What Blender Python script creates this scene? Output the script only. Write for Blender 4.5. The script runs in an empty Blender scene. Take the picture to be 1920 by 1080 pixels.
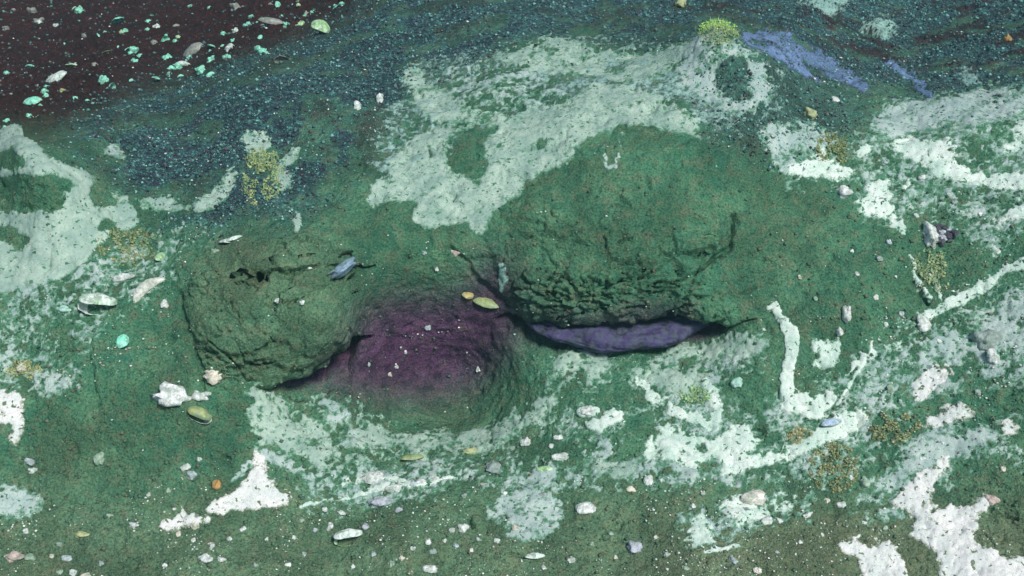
import bpy, math, random
import numpy as np
from mathutils import Vector, Matrix, noise as mnoise

sc = bpy.context.scene
col = sc.collection
R = math.radians
rng = np.random.default_rng(11)
random.seed(11)

# ------------------------------------------------------------------ camera
CAMZ, PITCH, FPX = 2.3, R(36.0), 2520.0          # FPX: focal length in pixels of a 1920 px wide frame
cam_d = bpy.data.cameras.new('camera')
cam_d.sensor_width = 36.0
cam_d.lens = FPX / 1920.0 * 36.0
cam_d.clip_start, cam_d.clip_end = 0.02, 400.0
cam = bpy.data.objects.new('camera', cam_d)
cam.location = (0, 0, CAMZ)
cam.rotation_euler = (math.pi / 2 - PITCH, 0, 0)
col.objects.link(cam)
sc.camera = cam

# ------------------------------------------------------------------ sky, sun, exposure
SUN_EL, SUN_AZ = R(57), R(138)                    # azimuth clockwise from +Y (away from the camera)
world = bpy.data.worlds.new('World'); sc.world = world; world.use_nodes = True
wn = world.node_tree.nodes; wl = world.node_tree.links
bg = wn['Background']
sky = wn.new('ShaderNodeTexSky'); sky.sky_type = 'NISHITA'; sky.sun_disc = False
sky.sun_elevation = SUN_EL; sky.sun_rotation = SUN_AZ
wl.new(sky.outputs[0], bg.inputs[0]); bg.inputs[1].default_value = 0.095
sd = bpy.data.lights.new('sun', 'SUN'); sd.energy = 3.8; sd.angle = R(14); sd.color = (1.0, 0.965, 0.9)
sun = bpy.data.objects.new('sun', sd)
sdir = Vector((math.sin(SUN_AZ) * math.cos(SUN_EL), math.cos(SUN_AZ) * math.cos(SUN_EL), math.sin(SUN_EL)))
sun.rotation_euler = sdir.to_track_quat('Z', 'Y').to_euler()
sun.location = sdir * 6
col.objects.link(sun)
sc.view_settings.view_transform = 'Standard'
sc.view_settings.look = 'None'
sc.view_settings.gamma = 1.0
sc.view_settings.exposure = 0.0
sc.view_settings.use_curve_mapping = False
sc.cycles.volume_bounces = 1
sc.cycles.max_bounces = 6

# ------------------------------------------------------------------ numpy helpers
_perm = np.random.default_rng(3).permutation(256).astype(np.int32)
_perm = np.concatenate([_perm, _perm])
_g = np.random.default_rng(4).normal(size=(256, 3)); _g /= np.linalg.norm(_g, axis=1)[:, None]
_g = _g.astype(np.float32)

def pnoise(p):
    p = np.asarray(p, np.float32)
    i = np.floor(p).astype(np.int32); f = p - i; i &= 255
    w = f * f * f * (f * (f * 6 - 15) + 10)
    out = 0
    for a in (0, 1):
        wa = w[:, 0] if a else 1 - w[:, 0]
        ia = _perm[(i[:, 0] + a) & 255]
        for b in (0, 1):
            wb = wa * (w[:, 1] if b else 1 - w[:, 1])
            ib = _perm[(ia + i[:, 1] + b) & 255]
            for c in (0, 1):
                g = _g[_perm[(ib + i[:, 2] + c) & 255]]
                d = g[:, 0] * (f[:, 0] - a) + g[:, 1] * (f[:, 1] - b) + g[:, 2] * (f[:, 2] - c)
                out = out + wb * (w[:, 2] if c else 1 - w[:, 2]) * d
    return out * 1.5

def fbm(p, freq, octv, off=0.0, gain=0.5):
    o, a = 0, 1.0
    for k in range(octv):
        o = o + a * pnoise(p * (freq * 2.03 ** k) + off + 17.3 * k); a *= gain
    return o

def sstep(a, b, x):
    t = np.clip((x - a) / (b - a), 0, 1); return t * t * (3 - 2 * t)

def seg_dist(U, V, pts, widths=None):
    """distance to a polyline, less the half width interpolated along it"""
    best = np.full(U.shape, 1e9, np.float32)
    for k in range(len(pts) - 1):
        (x0, y0), (x1, y1) = pts[k][:2], pts[k + 1][:2]
        dx, dy = x1 - x0, y1 - y0
        t = np.clip(((U - x0) * dx + (V - y0) * dy) / (dx * dx + dy * dy + 1e-9), 0, 1)
        d = np.hypot(U - x0 - t * dx, V - y0 - t * dy)
        if widths is not None:
            d = d - 0.5 * (widths[k] + t * (widths[k + 1] - widths[k]))
        best = np.minimum(best, d)
    return best

def in_poly(U, V, poly):
    r = np.zeros(U.shape, bool); n = len(poly)
    for k in range(n):
        x0, y0 = poly[k]; x1, y1 = poly[(k + 1) % n]
        if y0 == y1: continue
        c = ((y0 > V) != (y1 > V)) & (U < (x1 - x0) * (V - y0) / (y1 - y0) + x0)
        r ^= c
    return r

def blur(a, sigma):
    r = max(1, int(3 * sigma)); k = np.exp(-0.5 * (np.arange(-r, r + 1) / sigma) ** 2); k /= k.sum()
    for ax in (0, 1):
        pad = [(0, 0), (0, 0)]; pad[ax] = (r, r)
        b = np.pad(a, pad, mode='edge'); n = a.shape[ax]
        a = sum(k[j] * (b[j:j + n] if ax == 0 else b[:, j:j + n]) for j in range(2 * r + 1))
    return a

def rays(U, V):
    cx = (U - 960.0) / FPX; cy = (V - 540.0) / FPX
    sp, cp = math.sin(PITCH), math.cos(PITCH)
    return np.stack([cx, cp - cy * sp, -sp - cy * cp], -1)

def on_height(U, V, h):
    """the point at height h that is seen at photo position (U, V)"""
    d = rays(U, V); t = (h - CAMZ) / np.minimum(d[..., 2], -0.02)
    return np.array([0, 0, CAMZ]) + d * t[..., None]

# ------------------------------------------------------------------ materials
def mat_new(name):
    m = bpy.data.materials.new(name); m.use_nodes = True
    nt = m.node_tree; b = nt.nodes['Principled BSDF']
    return m, nt, b

def nd(nt, t, **kw):
    n = nt.nodes.new(t)
    for k, v in kw.items(): setattr(n, k, v)
    return n

def noise_n(nt, co, scale, detail=4, rough=0.6, dist=0.0):
    n = nd(nt, 'ShaderNodeTexNoise'); n.inputs['Scale'].default_value = scale
    n.inputs['Detail'].default_value = detail; n.inputs['Roughness'].default_value = rough
    n.inputs['Distortion'].default_value = dist
    nt.links.new(co, n.inputs['Vector']); return n.outputs['Fac']

def ramp(nt, fac, stops):
    n = nd(nt, 'ShaderNodeValToRGB'); e = n.color_ramp.elements
    while len(e) < len(stops): e.new(0.5)
    for x, (p, c) in zip(e, stops):
        x.position = p; x.color = (*c, 1) if len(c) == 3 else c
    nt.links.new(fac, n.inputs[0]); return n.outputs[0]

def mixc(nt, fac, a, b, mode='MIX'):
    n = nd(nt, 'ShaderNodeMix', data_type='RGBA', blend_type=mode)
    for s, v in ((0, fac), (6, a), (7, b)):
        if isinstance(v, bpy.types.NodeSocket): nt.links.new(v, n.inputs[s])
        else: n.inputs[s].default_value = v if s == 0 else (*v, 1)
    return n.outputs[2]

def mth(nt, op, a, b=0.0, c=None):
    n = nd(nt, 'ShaderNodeMath', operation=op)
    for s, v in ((0, a), (1, b), (2, c)):
        if v is None: continue
        if isinstance(v, bpy.types.NodeSocket): nt.links.new(v, n.inputs[s])
        else: n.inputs[s].default_value = v
    return n.outputs[0]

def bump(nt, b, h, dist, strength=1.0):
    n = nd(nt, 'ShaderNodeBump'); n.inputs['Distance'].default_value = dist; n.inputs['Strength'].default_value = strength
    nt.links.new(h, n.inputs['Height']); nt.links.new(n.outputs[0], b.inputs['Normal'])

def geo(nt):
    return nd(nt, 'ShaderNodeNewGeometry').outputs['Position']

def m_mud():
    m, nt, b = mat_new('green_mud'); P = geo(nt)
    zone = nd(nt, 'ShaderNodeAttribute', attribute_name='zone')
    sep = nd(nt, 'ShaderNodeSeparateColor'); nt.links.new(zone.outputs['Color'], sep.inputs[0])
    big = noise_n(nt, P, 5.0, 3, 0.55, 0.4)
    mid = noise_n(nt, P, 34.0, 4, 0.65, 0.3)
    fin = noise_n(nt, P, 190.0, 3, 0.7)
    grn = noise_n(nt, P, 420.0, 2, 0.7)
    base = ramp(nt, big, [(0.34, (0.050, 0.168, 0.092)), (0.5, (0.074, 0.194, 0.102)), (0.66, (0.104, 0.188, 0.098))])
    warm = ramp(nt, mid, [(0.38, (0.030, 0.138, 0.094)), (0.52, (0.074, 0.188, 0.106)), (0.66, (0.170, 0.168, 0.116))])
    c = mixc(nt, 0.5, base, warm)
    c = mixc(nt, sep.outputs['Green'], c, mixc(nt, 0.5, c, (0.21, 0.20, 0.115)))          # olive sediment in front
    drk = ramp(nt, mid, [(0.36, (0.018, 0.001, 0.001)), (0.54, (0.042, 0.003, 0.003)), (0.66, (0.080, 0.012, 0.012)), (0.76, (0.10, 0.07, 0.06))])
    c = mixc(nt, sep.outputs['Red'], c, drk)                                               # black sulphide sediment behind
    cr = nd(nt, 'ShaderNodeAttribute', attribute_name='crest').outputs['Fac']
    g2 = noise_n(nt, P, 60.0, 6, 0.85, 0.4)
    crc = ramp(nt, g2, [(0.37, (0.034, 0.008, 0.030)), (0.46, (0.026, 0.046, 0.070)), (0.55, (0.038, 0.120, 0.116)), (0.66, (0.18, 0.48, 0.43))])
    c = mixc(nt, mth(nt, 'MULTIPLY', cr, 1.0), c, crc)                                     # coarse dark grit with pale grains
    vio_shade = ramp(nt, mid, [(0.38, (0.055, 0.024, 0.062)), (0.56, (0.110, 0.044, 0.108)), (0.70, (0.115, 0.085, 0.090))])
    c = mixc(nt, sep.outputs['Blue'], c, vio_shade)                                              # violet shade of the hollow and undercut, painted into the mud colour
    spk = ramp(nt, fin, [(0.30, (0.42, 0.44, 0.44)), (0.48, (1, 1, 1)), (0.68, (1.6, 1.55, 1.5))])
    c = mixc(nt, 1.0, c, spk, 'MULTIPLY')
    fl = mth(nt, 'GREATER_THAN', grn, 0.675)
    c = mixc(nt, mth(nt, 'MULTIPLY', fl, 0.45), c, (0.34, 0.36, 0.31))                     # pale grains
    nt.links.new(c, b.inputs['Base Color'])
    b.inputs['Roughness'].default_value = 0.85; b.inputs['Specular IOR Level'].default_value = 0.25
    rgh = ramp(nt, noise_n(nt, P, 7.0, 3, 0.6, 0.5), [(0.40, (.25, .25, .25)), (0.62, (1.25, 1.25, 1.25))])
    h = mth(nt, 'ADD', mth(nt, 'MULTIPLY', mid, 1.0), mth(nt, 'MULTIPLY', mth(nt, 'MULTIPLY', fin, rgh), 0.6))
    h = mth(nt, 'ADD', h, mth(nt, 'MULTIPLY', mth(nt, 'MULTIPLY', grn, rgh), 0.25))
    bump(nt, b, h, 0.020, 0.9)
    return m

WEB = 0.5
def m_mat(name, white, tint, mud=(0.062, 0.172, 0.098), thin=0.0):
    m, nt, b = mat_new(name); P = geo(nt)
    cov = nd(nt, 'ShaderNodeAttribute', attribute_name='cov').outputs['Fac']
    n1 = noise_n(nt, P, 60.0, 5, 0.7, 0.8); n2 = noise_n(nt, P, 230.0, 3, 0.7, 0.6); n3 = noise_n(nt, P, 16.0, 4, 0.6, 0.5)
    k = mth(nt, 'ADD', cov, mth(nt, 'MULTIPLY', mth(nt, 'SUBTRACT', n1, 0.5), 1.05))
    k = mth(nt, 'ADD', k, mth(nt, 'MULTIPLY', mth(nt, 'SUBTRACT', n2, 0.5), 0.55))
    def ridge(scale, det, dist):
        r = noise_n(nt, P, scale, det, 0.6, dist)
        return mth(nt, 'SUBTRACT', 1.0, mth(nt, 'MULTIPLY', mth(nt, 'ABSOLUTE', mth(nt, 'SUBTRACT', r, 0.5)), 6.0))
    web = mth(nt, 'MAXIMUM', ridge(22.0, 3, 1.2), ridge(58.0, 3, 1.0))
    k = mth(nt, 'ADD', k, mth(nt, 'MULTIPLY', mth(nt, 'SUBTRACT', web, 0.55), WEB))
    pits = mth(nt, 'GREATER_THAN', noise_n(nt, P, 74.0, 2, 0.5), 0.65)
    k = mth(nt, 'SUBTRACT', k, mth(nt, 'MULTIPLY', pits, 0.65))
    mr = nd(nt, 'ShaderNodeMapRange', interpolation_type='SMOOTHSTEP'); nt.links.new(k, mr.inputs[0])
    mr.inputs[1].default_value = 0.38 + thin; mr.inputs[2].default_value = 1.0 + thin * 1.5
    wc = mixc(nt, ramp(nt, n3, [(0.38, (0, 0, 0)), (0.62, (1, 1, 1))]), white, tint)
    wc = mixc(nt, 1.0, wc, ramp(nt, n2, [(0.32, (0.78, 0.80, 0.78)), (0.5, (1, 1, 1)), (0.7, (1.06, 1.06, 1.05))]), 'MULTIPLY')
    mc = mixc(nt, ramp(nt, n1, [(0.35, (0, 0, 0)), (0.6, (1, 1, 1))]), mud, tuple(x * 1.35 for x in mud))
    c = mixc(nt, mr.outputs[0], mc, wc)
    nt.links.new(c, b.inputs['Base Color'])
    b.inputs['Roughness'].default_value = 0.8; b.inputs['Specular IOR Level'].default_value = 0.2
    h = mth(nt, 'ADD', mth(nt, 'MULTIPLY', n1, 0.7), mth(nt, 'MULTIPLY', n2, 0.4))
    bump(nt, b, h, 0.010, 0.45)
    return m

_pl = {}
def m_stone(colr, var=0.25, rough=0.7, scale=90.0, name='pale_stone', dusty=0.6):
    key = (colr, var, rough, scale)
    if key in _pl: return _pl[key]
    m, nt, b = mat_new(name)
    P = geo(nt); n = noise_n(nt, P, scale, 4, 0.65); n2 = noise_n(nt, P, scale * 3.5, 2, 0.6)
    lo = tuple(x * (1 - var * 1.6) for x in colr); hi = tuple(min(0.9, x * (1 + var * 0.5)) for x in colr)
    c = ramp(nt, n, [(0.34, lo), (0.5, colr), (0.66, hi)])
    dust = noise_n(nt, P, 55.0, 5, 0.7, 0.5)
    c = mixc(nt, mth(nt, 'MULTIPLY', ramp(nt, dust, [(0.42, (0, 0, 0)), (0.60, (1, 1, 1))]), dusty), c, (0.12, 0.21, 0.13))
    nt.links.new(c, b.inputs['Base Color']); b.inputs['Roughness'].default_value = rough
    bump(nt, b, mth(nt, 'ADD', n, mth(nt, 'MULTIPLY', n2, 0.5)), 0.006, 0.8)
    _pl[key] = m; return m

def m_vert(name, var=0.2, rough=0.8):
    """colour of its own on every grain (attribute 'tone')"""
    m, nt, b = mat_new(name); P = geo(nt)
    t = nd(nt, 'ShaderNodeAttribute', attribute_name='tone').outputs['Color']
    n = noise_n(nt, P, 260.0, 3, 0.6)
    c = mixc(nt, 1.0, t, ramp(nt, n, [(0.3, (0.7, 0.7, 0.7)), (0.6, (1.1, 1.1, 1.1))]), 'MULTIPLY')
    nt.links.new(c, b.inputs['Base Color']); b.inputs['Roughness'].default_value = rough
    return m

MUD = m_mud()
MAT_MINT = m_mat('mint_microbial_mat', (0.44, 0.55, 0.46), (0.28, 0.40, 0.34))
MAT_WHITE = m_mat('white_microbial_mat', (0.74, 0.80, 0.73), (0.52, 0.66, 0.57))
MAT_CREAM = m_mat('cream_microbial_mat', (0.82, 0.78, 0.76), (0.66, 0.69, 0.66), (0.11, 0.155, 0.085))
MAT_GREY = m_mat('grey_microbial_mat', (0.48, 0.56, 0.52), (0.34, 0.44, 0.42), thin=0.03)
MAT_BLUE = m_mat('blue_microbial_mat', (0.20, 0.29, 0.50), (0.13, 0.21, 0.36), (0.04, 0.06, 0.09), thin=.05)
MAT_TEAL = m_mat('teal_microbial_mat', (0.34, 0.52, 0.46), (0.24, 0.40, 0.36), (0.07, 0.11, 0.09))

# ------------------------------------------------------------------ tagging
def tag(o, label=None, cat=None, group=None, kind=None):
    if label: o['label'] = label
    if cat: o['category'] = cat
    if group: o['group'] = group
    if kind: o['kind'] = kind
    return o

def np_mesh(name, co, faces, smooth=True):
    me = bpy.data.meshes.new(name)
    co = np.ascontiguousarray(co, np.float32); faces = np.ascontiguousarray(faces, np.int32)
    k = faces.shape[1]
    me.vertices.add(len(co)); me.vertices.foreach_set('co', co.ravel())
    me.loops.add(faces.size); me.loops.foreach_set('vertex_index', faces.ravel())
    me.polygons.add(len(faces)); me.polygons.foreach_set('loop_start', np.arange(0, faces.size, k, dtype=np.int32))
    me.update(calc_edges=True)
    if smooth: me.polygons.foreach_set('use_smooth', np.ones(len(faces), bool))
    return me

def add_attr(me, name, arr, typ='FLOAT'):
    a = me.attributes.new(name, typ, 'POINT')
    if typ == 'FLOAT': a.data.foreach_set('value', np.ascontiguousarray(arr, np.float32))
    else:
        rgba = np.ones((len(arr), 4), np.float32); rgba[:, :3] = arr
        a.data.foreach_set('color', rgba.ravel())

def obj(name, me, mat, parent=None):
    o = bpy.data.objects.new(name, me); col.objects.link(o)
    if mat is not None and len(me.materials) == 0: me.materials.append(mat)
    if parent: o.parent = parent
    return o

# ------------------------------------------------------------------ the relief of the seabed
# heights (metres) read off where the slope stands at places of the photograph
CP = [(-700,1600,-.05),(0,1600,-.04),(960,1600,-.05),(1900,1600,-.03),(2620,1600,0),
 (-700,1080,.05),(0,1080,.03),(480,1080,0),(960,1080,0),(1440,1080,0),(1920,1080,.03),(2600,1080,.1),
 (-600,850,.2),(0,900,.12),(250,900,.10),(490,870,.09),(700,890,.03),(960,900,.03),(1300,880,.06),(1600,880,.06),(1920,880,.12),(2500,850,.2),
 (860,785,-.04),(770,770,-.02),(960,760,.05),(660,790,.06),(820,845,.035),(700,835,.045),(930,815,.04),
 (-600,700,.26),(0,700,.24),(200,700,.25),(330,690,.25),(450,720,.22),(560,740,.16),(720,680,.09),(800,700,.03),(880,690,.03),(980,690,.13),(1080,690,.16),(1240,690,.17),(1450,690,.2),(1700,700,.2),(1920,700,.25),(2500,700,.3),
 (0,550,.34),(200,550,.34),(345,600,.30),(420,600,.345),(520,600,.345),(620,600,.335),(660,560,.33),(690,610,.225),(720,570,.255),(800,590,.19),(880,560,.235),(930,560,.23),(1010,560,.275),(1120,560,.30),(1300,550,.31),(1430,550,.305),(1600,560,.31),(1750,560,.31),(1920,550,.34),
 (0,450,.40),(200,450,.39),(450,470,.405),(600,470,.41),(780,470,.37),(890,470,.36),(1000,450,.39),(1200,440,.42),(1400,440,.405),(1550,440,.40),(1750,440,.38),(1920,450,.40),
 (0,350,.46),(200,370,.43),(330,390,.40),(500,360,.43),(700,370,.44),(900,390,.43),(1000,340,.47),(1180,330,.505),(1380,340,.48),(1550,350,.44),(1800,350,.44),
 (30,255,.50),(220,280,.42),(500,260,.45),(800,260,.48),(1000,240,.52),(1200,240,.56),(1400,260,.53),(1550,270,.48),(1700,260,.48),(1900,250,.52),
 (-500,300,.45),(2500,400,.45),(2500,200,.45),
 (0,180,-.1),(200,170,.28),(450,170,.44),(700,170,.47),(950,170,.53),(1200,160,.56),(1340,160,.58),(1500,170,.52),(1640,190,.49),(1760,190,.49),(1900,170,.52),
 (100,90,-.5),(340,100,-.1),(560,90,.32),(780,90,.44),(1000,90,.52),(1200,95,.53),(1340,80,.60),(1450,70,.54),(1600,110,.30),(1720,130,.28),(1880,110,.36),
 (-600,0,-.6),(0,0,-.75),(300,0,-.55),(550,0,-.1),(720,10,.33),(900,10,.40),(1150,10,.36),(1400,0,.28),(1650,0,.1),(1900,0,.15),(2500,0,.2),
 (-600,-300,-.6),(300,-300,-.7),(960,-300,-.2),(1700,-300,-.2),(2500,-300,-.2),
 (-600,-1150,-.6),(960,-1150,-.6),(2500,-1150,-.6)]
CP = np.array(CP, float)
def tps_fit(cp, lam=0.002):
    X = cp[:, :2] / 500.0; n = len(X)
    d2 = ((X[:, None] - X[None]) ** 2).sum(-1)
    K = 0.5 * d2 * np.log(d2 + 1e-9) + lam * np.eye(n)
    P = np.c_[np.ones(n), X]
    A = np.zeros((n + 3, n + 3)); A[:n, :n] = K; A[:n, n:] = P; A[n:, :n] = P.T
    s = np.linalg.solve(A, np.r_[cp[:, 2], 0, 0, 0]); return X, s
_tx, _ts = tps_fit(CP)
def tps(U, V):
    sh = U.shape; q = np.c_[U.ravel(), V.ravel()] / 500.0; out = np.zeros(len(q))
    for a in range(0, len(q), 40000):
        b = q[a:a + 40000]; d2 = ((b[:, None] - _tx[None]) ** 2).sum(-1)
        out[a:a + 40000] = (0.5 * d2 * np.log(d2 + 1e-9)) @ _ts[:len(_tx)] + _ts[-3] + b @ _ts[-2:]
    return out.reshape(sh)
# coarse table of heights, then bilinear
_cu = np.linspace(-720, 2640, 281); _cv = np.linspace(-1180, 1620, 351)
_ct = tps(*np.meshgrid(_cu, _cv))
def H0(U, V):
    a = np.clip((U - _cu[0]) / (_cu[1] - _cu[0]), 0, len(_cu) - 1.001); b = np.clip((V - _cv[0]) / (_cv[1] - _cv[0]), 0, len(_cv) - 1.001)
    i = a.astype(int); j = b.astype(int); a = a - i; b = b - j
    return (_ct[j, i] * (1 - a) + _ct[j, i + 1] * a) * (1 - b) + (_ct[j + 1, i] * (1 - a) + _ct[j + 1, i + 1] * a) * b

# the undercut: lower edge of the overhanging mud, edge of the hollow's floor, how deep it goes in
LIP = np.array([(-720,640,642,0),(300,655,657,0),(430,702,704,0),(470,720,722,0),(505,724,737,.3),(535,714,738,.8),(560,706,736,1),(600,690,726,1),
 (632,662,706,1),(655,634,690,.8),(676,628,648,.3),(700,632,634,0),(800,628,630,0),(925,598,600,0),(955,584,600,.3),(985,598,632,.8),(1060,604,648,1),
 (1140,602,659,1),(1250,594,655,1),(1300,599,648,1),(1325,608,643,.95),(1350,612,636,.85),(1375,610,624,.6),(1395,602,609,.3),(1425,596,598,0),(2640,600,602,0)], float)
U1 = np.unique(np.concatenate([np.linspace(-720, -40, 46), np.linspace(-40, 1960, 860), np.linspace(1960, 2640, 46)]))
NU = len(U1)
vl = np.interp(U1, LIP[:, 0], LIP[:, 1]); vf = np.interp(U1, LIP[:, 0], LIP[:, 2]); amp = np.interp(U1, LIP[:, 0], LIP[:, 3])
def wob(u, f, s): return np.array([mnoise.noise((x * f, s, 0.3)) for x in u])
wv = wob(U1, .035, 1.7) * 5 + wob(U1, .11, 5.2) * 3
vl = vl + wv * np.clip(amp * 2, 0, 1); vf = vf + (wob(U1, .03, 9.1) * 5) * np.clip(amp * 2, 0, 1)
vf = np.maximum(vf, vl + 2)
NLO, NK, NUP = 232, 18, 300
tl = np.concatenate([np.linspace(0, .28, 14, endpoint=False), np.linspace(.28, 1, NLO - 14)])      # 0 at the bottom (nearest), 1 at the floor edge
tl_v = lambda f: 1620 + (f - 1620) * 1.0
rows_V, rows_hid = [], []
lowV = np.empty((NLO, NU)); n0 = 18
for r in range(NLO):
    if r < n0: lowV[r] = 1620 + (1110 - 1620) * (r / n0)
    else: lowV[r] = 1110 + (vf - 1110) * ((r - n0) / (NLO - 1 - n0))
upV = np.empty((NUP, NU)); n1 = 34
for r in range(NUP):
    m_ = NUP - n1
    if r < m_: upV[r] = vl + (-30 - vl) * (r / (m_ - 1))
    else:
        t = (r - m_ + 1) / n1; upV[r] = -30 + (-1120 + 30) * t ** 0.9
UU = lambda n: np.broadcast_to(U1, (n, NU))
def floor_drop(U, V):
    a = np.interp(U, U1, amp); d = np.maximum(V - np.interp(U, U1, vf), 0)
    return a * 0.05 * np.exp(-d / 45.0)
def bulge(U, V):
    """rounded brow of the overhanging blocks just above the lip"""
    a = np.interp(U, U1, amp); d = np.maximum(np.interp(U, U1, vl) - V, 0)
    return a * 0.010 * np.exp(-((d - 55) / 45.0) ** 2) - a * 0.02 * np.exp(-d / 9.0)
hl = H0(UU(NLO), lowV) - floor_drop(UU(NLO), lowV)
hu = H0(UU(NUP), upV) + bulge(UU(NUP), upV)
Plo = on_height(UU(NLO), lowV, hl); Pup = on_height(UU(NUP), upV, hu)
pf, pl = Plo[-1], Pup[0]
Phid = np.empty((NK, NU, 3)); hidV = np.empty((NK, NU))
for k in range(NK):
    t = (k + 1) / (NK + 1)
    C = 0.5 * (pf + pl) + np.stack([0 * amp, amp * 0.42, amp * 0.02], -1)
    Phid[k] = (1 - t) ** 2 * pf + 2 * t * (1 - t) * C + t * t * pl
    hidV[k] = vf + (vl - vf) * t
G = np.concatenate([Plo, Phid, Pup]); GV = np.concatenate([lowV, hidV, upV]); GU = np.broadcast_to(U1, GV.shape)
NR = G.shape[0]; ROW_LIP = NLO + NK
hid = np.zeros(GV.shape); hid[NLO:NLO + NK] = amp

def normals(g):
    du = np.gradient(g, axis=1); dv = np.gradient(g, axis=0)
    n = np.cross(du, dv); n /= np.linalg.norm(n, axis=-1)[..., None] + 1e-12
    return n
N0 = normals(G)
flat = G.reshape(-1, 3); uf, vf_ = GU.ravel(), GV.ravel()
inside = ((uf > -60) & (uf < 1980) & (vf_ > -60) & (vf_ < 1140)).astype(np.float32)
# pieces of the place, outlined in photo coordinates
LEFT_BLOCK = [(352,560),(372,500),(420,460),(520,446),(600,446),(655,470),(672,520),(664,580),(660,640),(668,662),(640,690),(560,722),(510,726),(455,702),(400,692),(378,650)]
RIGHT_BLOCK = [(958,600),(945,540),(915,480),(918,420),(985,350),(1060,306),(1115,252),(1210,232),(1320,258),(1400,300),(1432,380),(1440,480),(1428,560),(1400,606),(1300,640),(1150,650),(990,640)]
MID_BLOCK = [(676,520),(690,480),(760,455),(840,455),(885,500),(925,560),(930,590),(880,606),(830,618),(760,620),(700,618),(674,590)]
def soft(poly, sig):
    m = in_poly(_sx, _sy, poly).astype(np.float32); return blur(m, sig / 2.0)
_su = np.arange(-160, 2082, 2.0); _sv = np.arange(-160, 1242, 2.0); _sx, _sy = np.meshgrid(_su, _sv)
def sample(img, U, V):
    a = np.clip((U + 160) / 2.0, 0, img.shape[1] - 1.001); b = np.clip((V + 160) / 2.0, 0, img.shape[0] - 1.001)
    i = a.astype(int); j = b.astype(int); a = a - i; b = b - j
    return (img[j, i] * (1 - a) + img[j, i + 1] * a) * (1 - b) + (img[j + 1, i] * (1 - a) + img[j + 1, i + 1] * a) * b
LB = sample(soft(LEFT_BLOCK, 16), uf, vf_); RB = sample(soft(RIGHT_BLOCK, 16), uf, vf_); MB = sample(soft(MID_BLOCK, 14), uf, vf_)

# where the dark sediment lies (behind the crest at the back left, in pockets at the back right)
DARK_L = [(-160,262),(0,245),(100,248),(200,215),(330,165),(500,120),(620,70),(700,30),(740,-10),(760,-160),(-160,-160)]
DARK_R = [(1610,150),(1640,130),(1700,140),(1760,170),(1800,150),(1930,150),(2080,130),(2080,-160),(1560,-160),(1300,-160),(1280,20),(1420,50),(1500,85),(1570,120)]
DARK_C = [(760,-160),(740,0),(700,60),(560,120),(380,170),(220,235),(250,330),(330,370),(420,350),(450,260),(560,240),(640,330),(690,330),(740,240),(760,130),(880,110),(960,60),(1080,60),(1200,85),(1300,85),(1300,-160)]
dl = sample(soft(DARK_L, 26), uf, vf_); dr = sample(soft(DARK_R, 18), uf, vf_); dc = sample(soft(DARK_C, 20), uf, vf_)
nz1 = fbm(flat, 9.0, 4, 3.1); nz2 = fbm(flat, 34.0, 3, 8.8); nzm = fbm(flat, 2.2, 3, 1.3); nzf = fbm(flat, 95.0, 2, 5.5)
nzb = fbm(flat, 5.0, 4, 63.0, .6)
far = np.clip((-vf_ - 20) / 60.0, 0, 1)
dark = np.clip(dl + dr * sstep(-.25, .25, nz1 + .18) + 0.55 * dc * sstep(-.3, .25, nz1) + far, 0, 1)
olive = sstep(900, 1080, vf_) * sstep(1000, 1600, uf) * 0.9 + 0.55 * sstep(820, 1040, vf_) + 0.35 * LB
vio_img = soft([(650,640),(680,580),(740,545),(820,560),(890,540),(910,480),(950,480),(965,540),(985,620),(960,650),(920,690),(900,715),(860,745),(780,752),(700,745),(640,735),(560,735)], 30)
vio_img2 = soft([(985,600),(1060,578),(1130,582),(1200,565),(1310,582),(1315,610),(1120,650),(1000,640)], 16)  # bluish light on the block's lower face, put into the mud colour
vio_shade = np.clip(sample(vio_img, uf, vf_) * 1.0 + .6 * sample(vio_img2, uf, vf_) + hid.ravel() * 1.0, 0, 1)  # mask of the painted shade: hollow, lower block face, undercut

# cracks and grooves in the mud
CRACKS = [([(445,545),(470,530),(500,518),(545,514),(595,503)],[2,5,9,8,4],.034),
 ([(620,535),(640,520),(660,505),(705,495)],[2,5,9,4],.034),([(645,528),(668,515)],[3,5],.03),
 ([(440,695),(470,685),(510,678)],[4,5,2],.022),([(480,655),(500,645),(515,640)],[2,4,2],.018),([(400,640),(440,680),(450,690)],[3,5,3],.012),
 ([(340,560),(352,610),(368,650),(380,690),(385,730)],[12,10,12,12,8],.010),([(165,640),(170,690),(180,760)],[8,10,8],.006),
 ([(640,655),(618,670),(600,680),(585,690)],[8,5,4,2],.022),([(630,640),(652,618)],[3,6],.02),
 ([(1376,405),(1374,440),(1368,470),(1335,490),(1310,510),(1270,530),(1245,540)],[6,5,7,6,4,3,2],.018),([(1372,405),(1390,420)],[5,2],.014),
 ([(1160,455),(1185,446)],[3,4],.018),([(1135,540),(1170,528),(1225,512)],[3,4,2],.018),([(1385,552),(1405,545),(1418,537)],[3,6,4],.010),
 ([(1315,596),(1318,576)],[3,3],.008),([(1120,556),(1150,556)],[4,3],.014),([(1210,560),(1270,545)],[2,3],.012),
 ([(850,468),(880,505),(915,545),(950,575)],[10,12,12,10],.010),([(1715,520),(1725,545),(1740,565)],[6,10,5],.014),
 ([(808,283),(814,290)],[7,9],.03),([(1870,955),(1905,968)],[4,6],.012),([(880,975),(884,990)],[5,6],.02),([(960,1040),(985,1052)],[3,5],.012)]
carve = np.zeros(len(uf), np.float32); slit = np.zeros(len(uf), np.float32)
wu = uf + 8 * nz1 + 3.5 * nz2; wvv = vf_ + 7 * np.roll(nz1, 37) + 3.5 * np.roll(nz2, 91)
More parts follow.
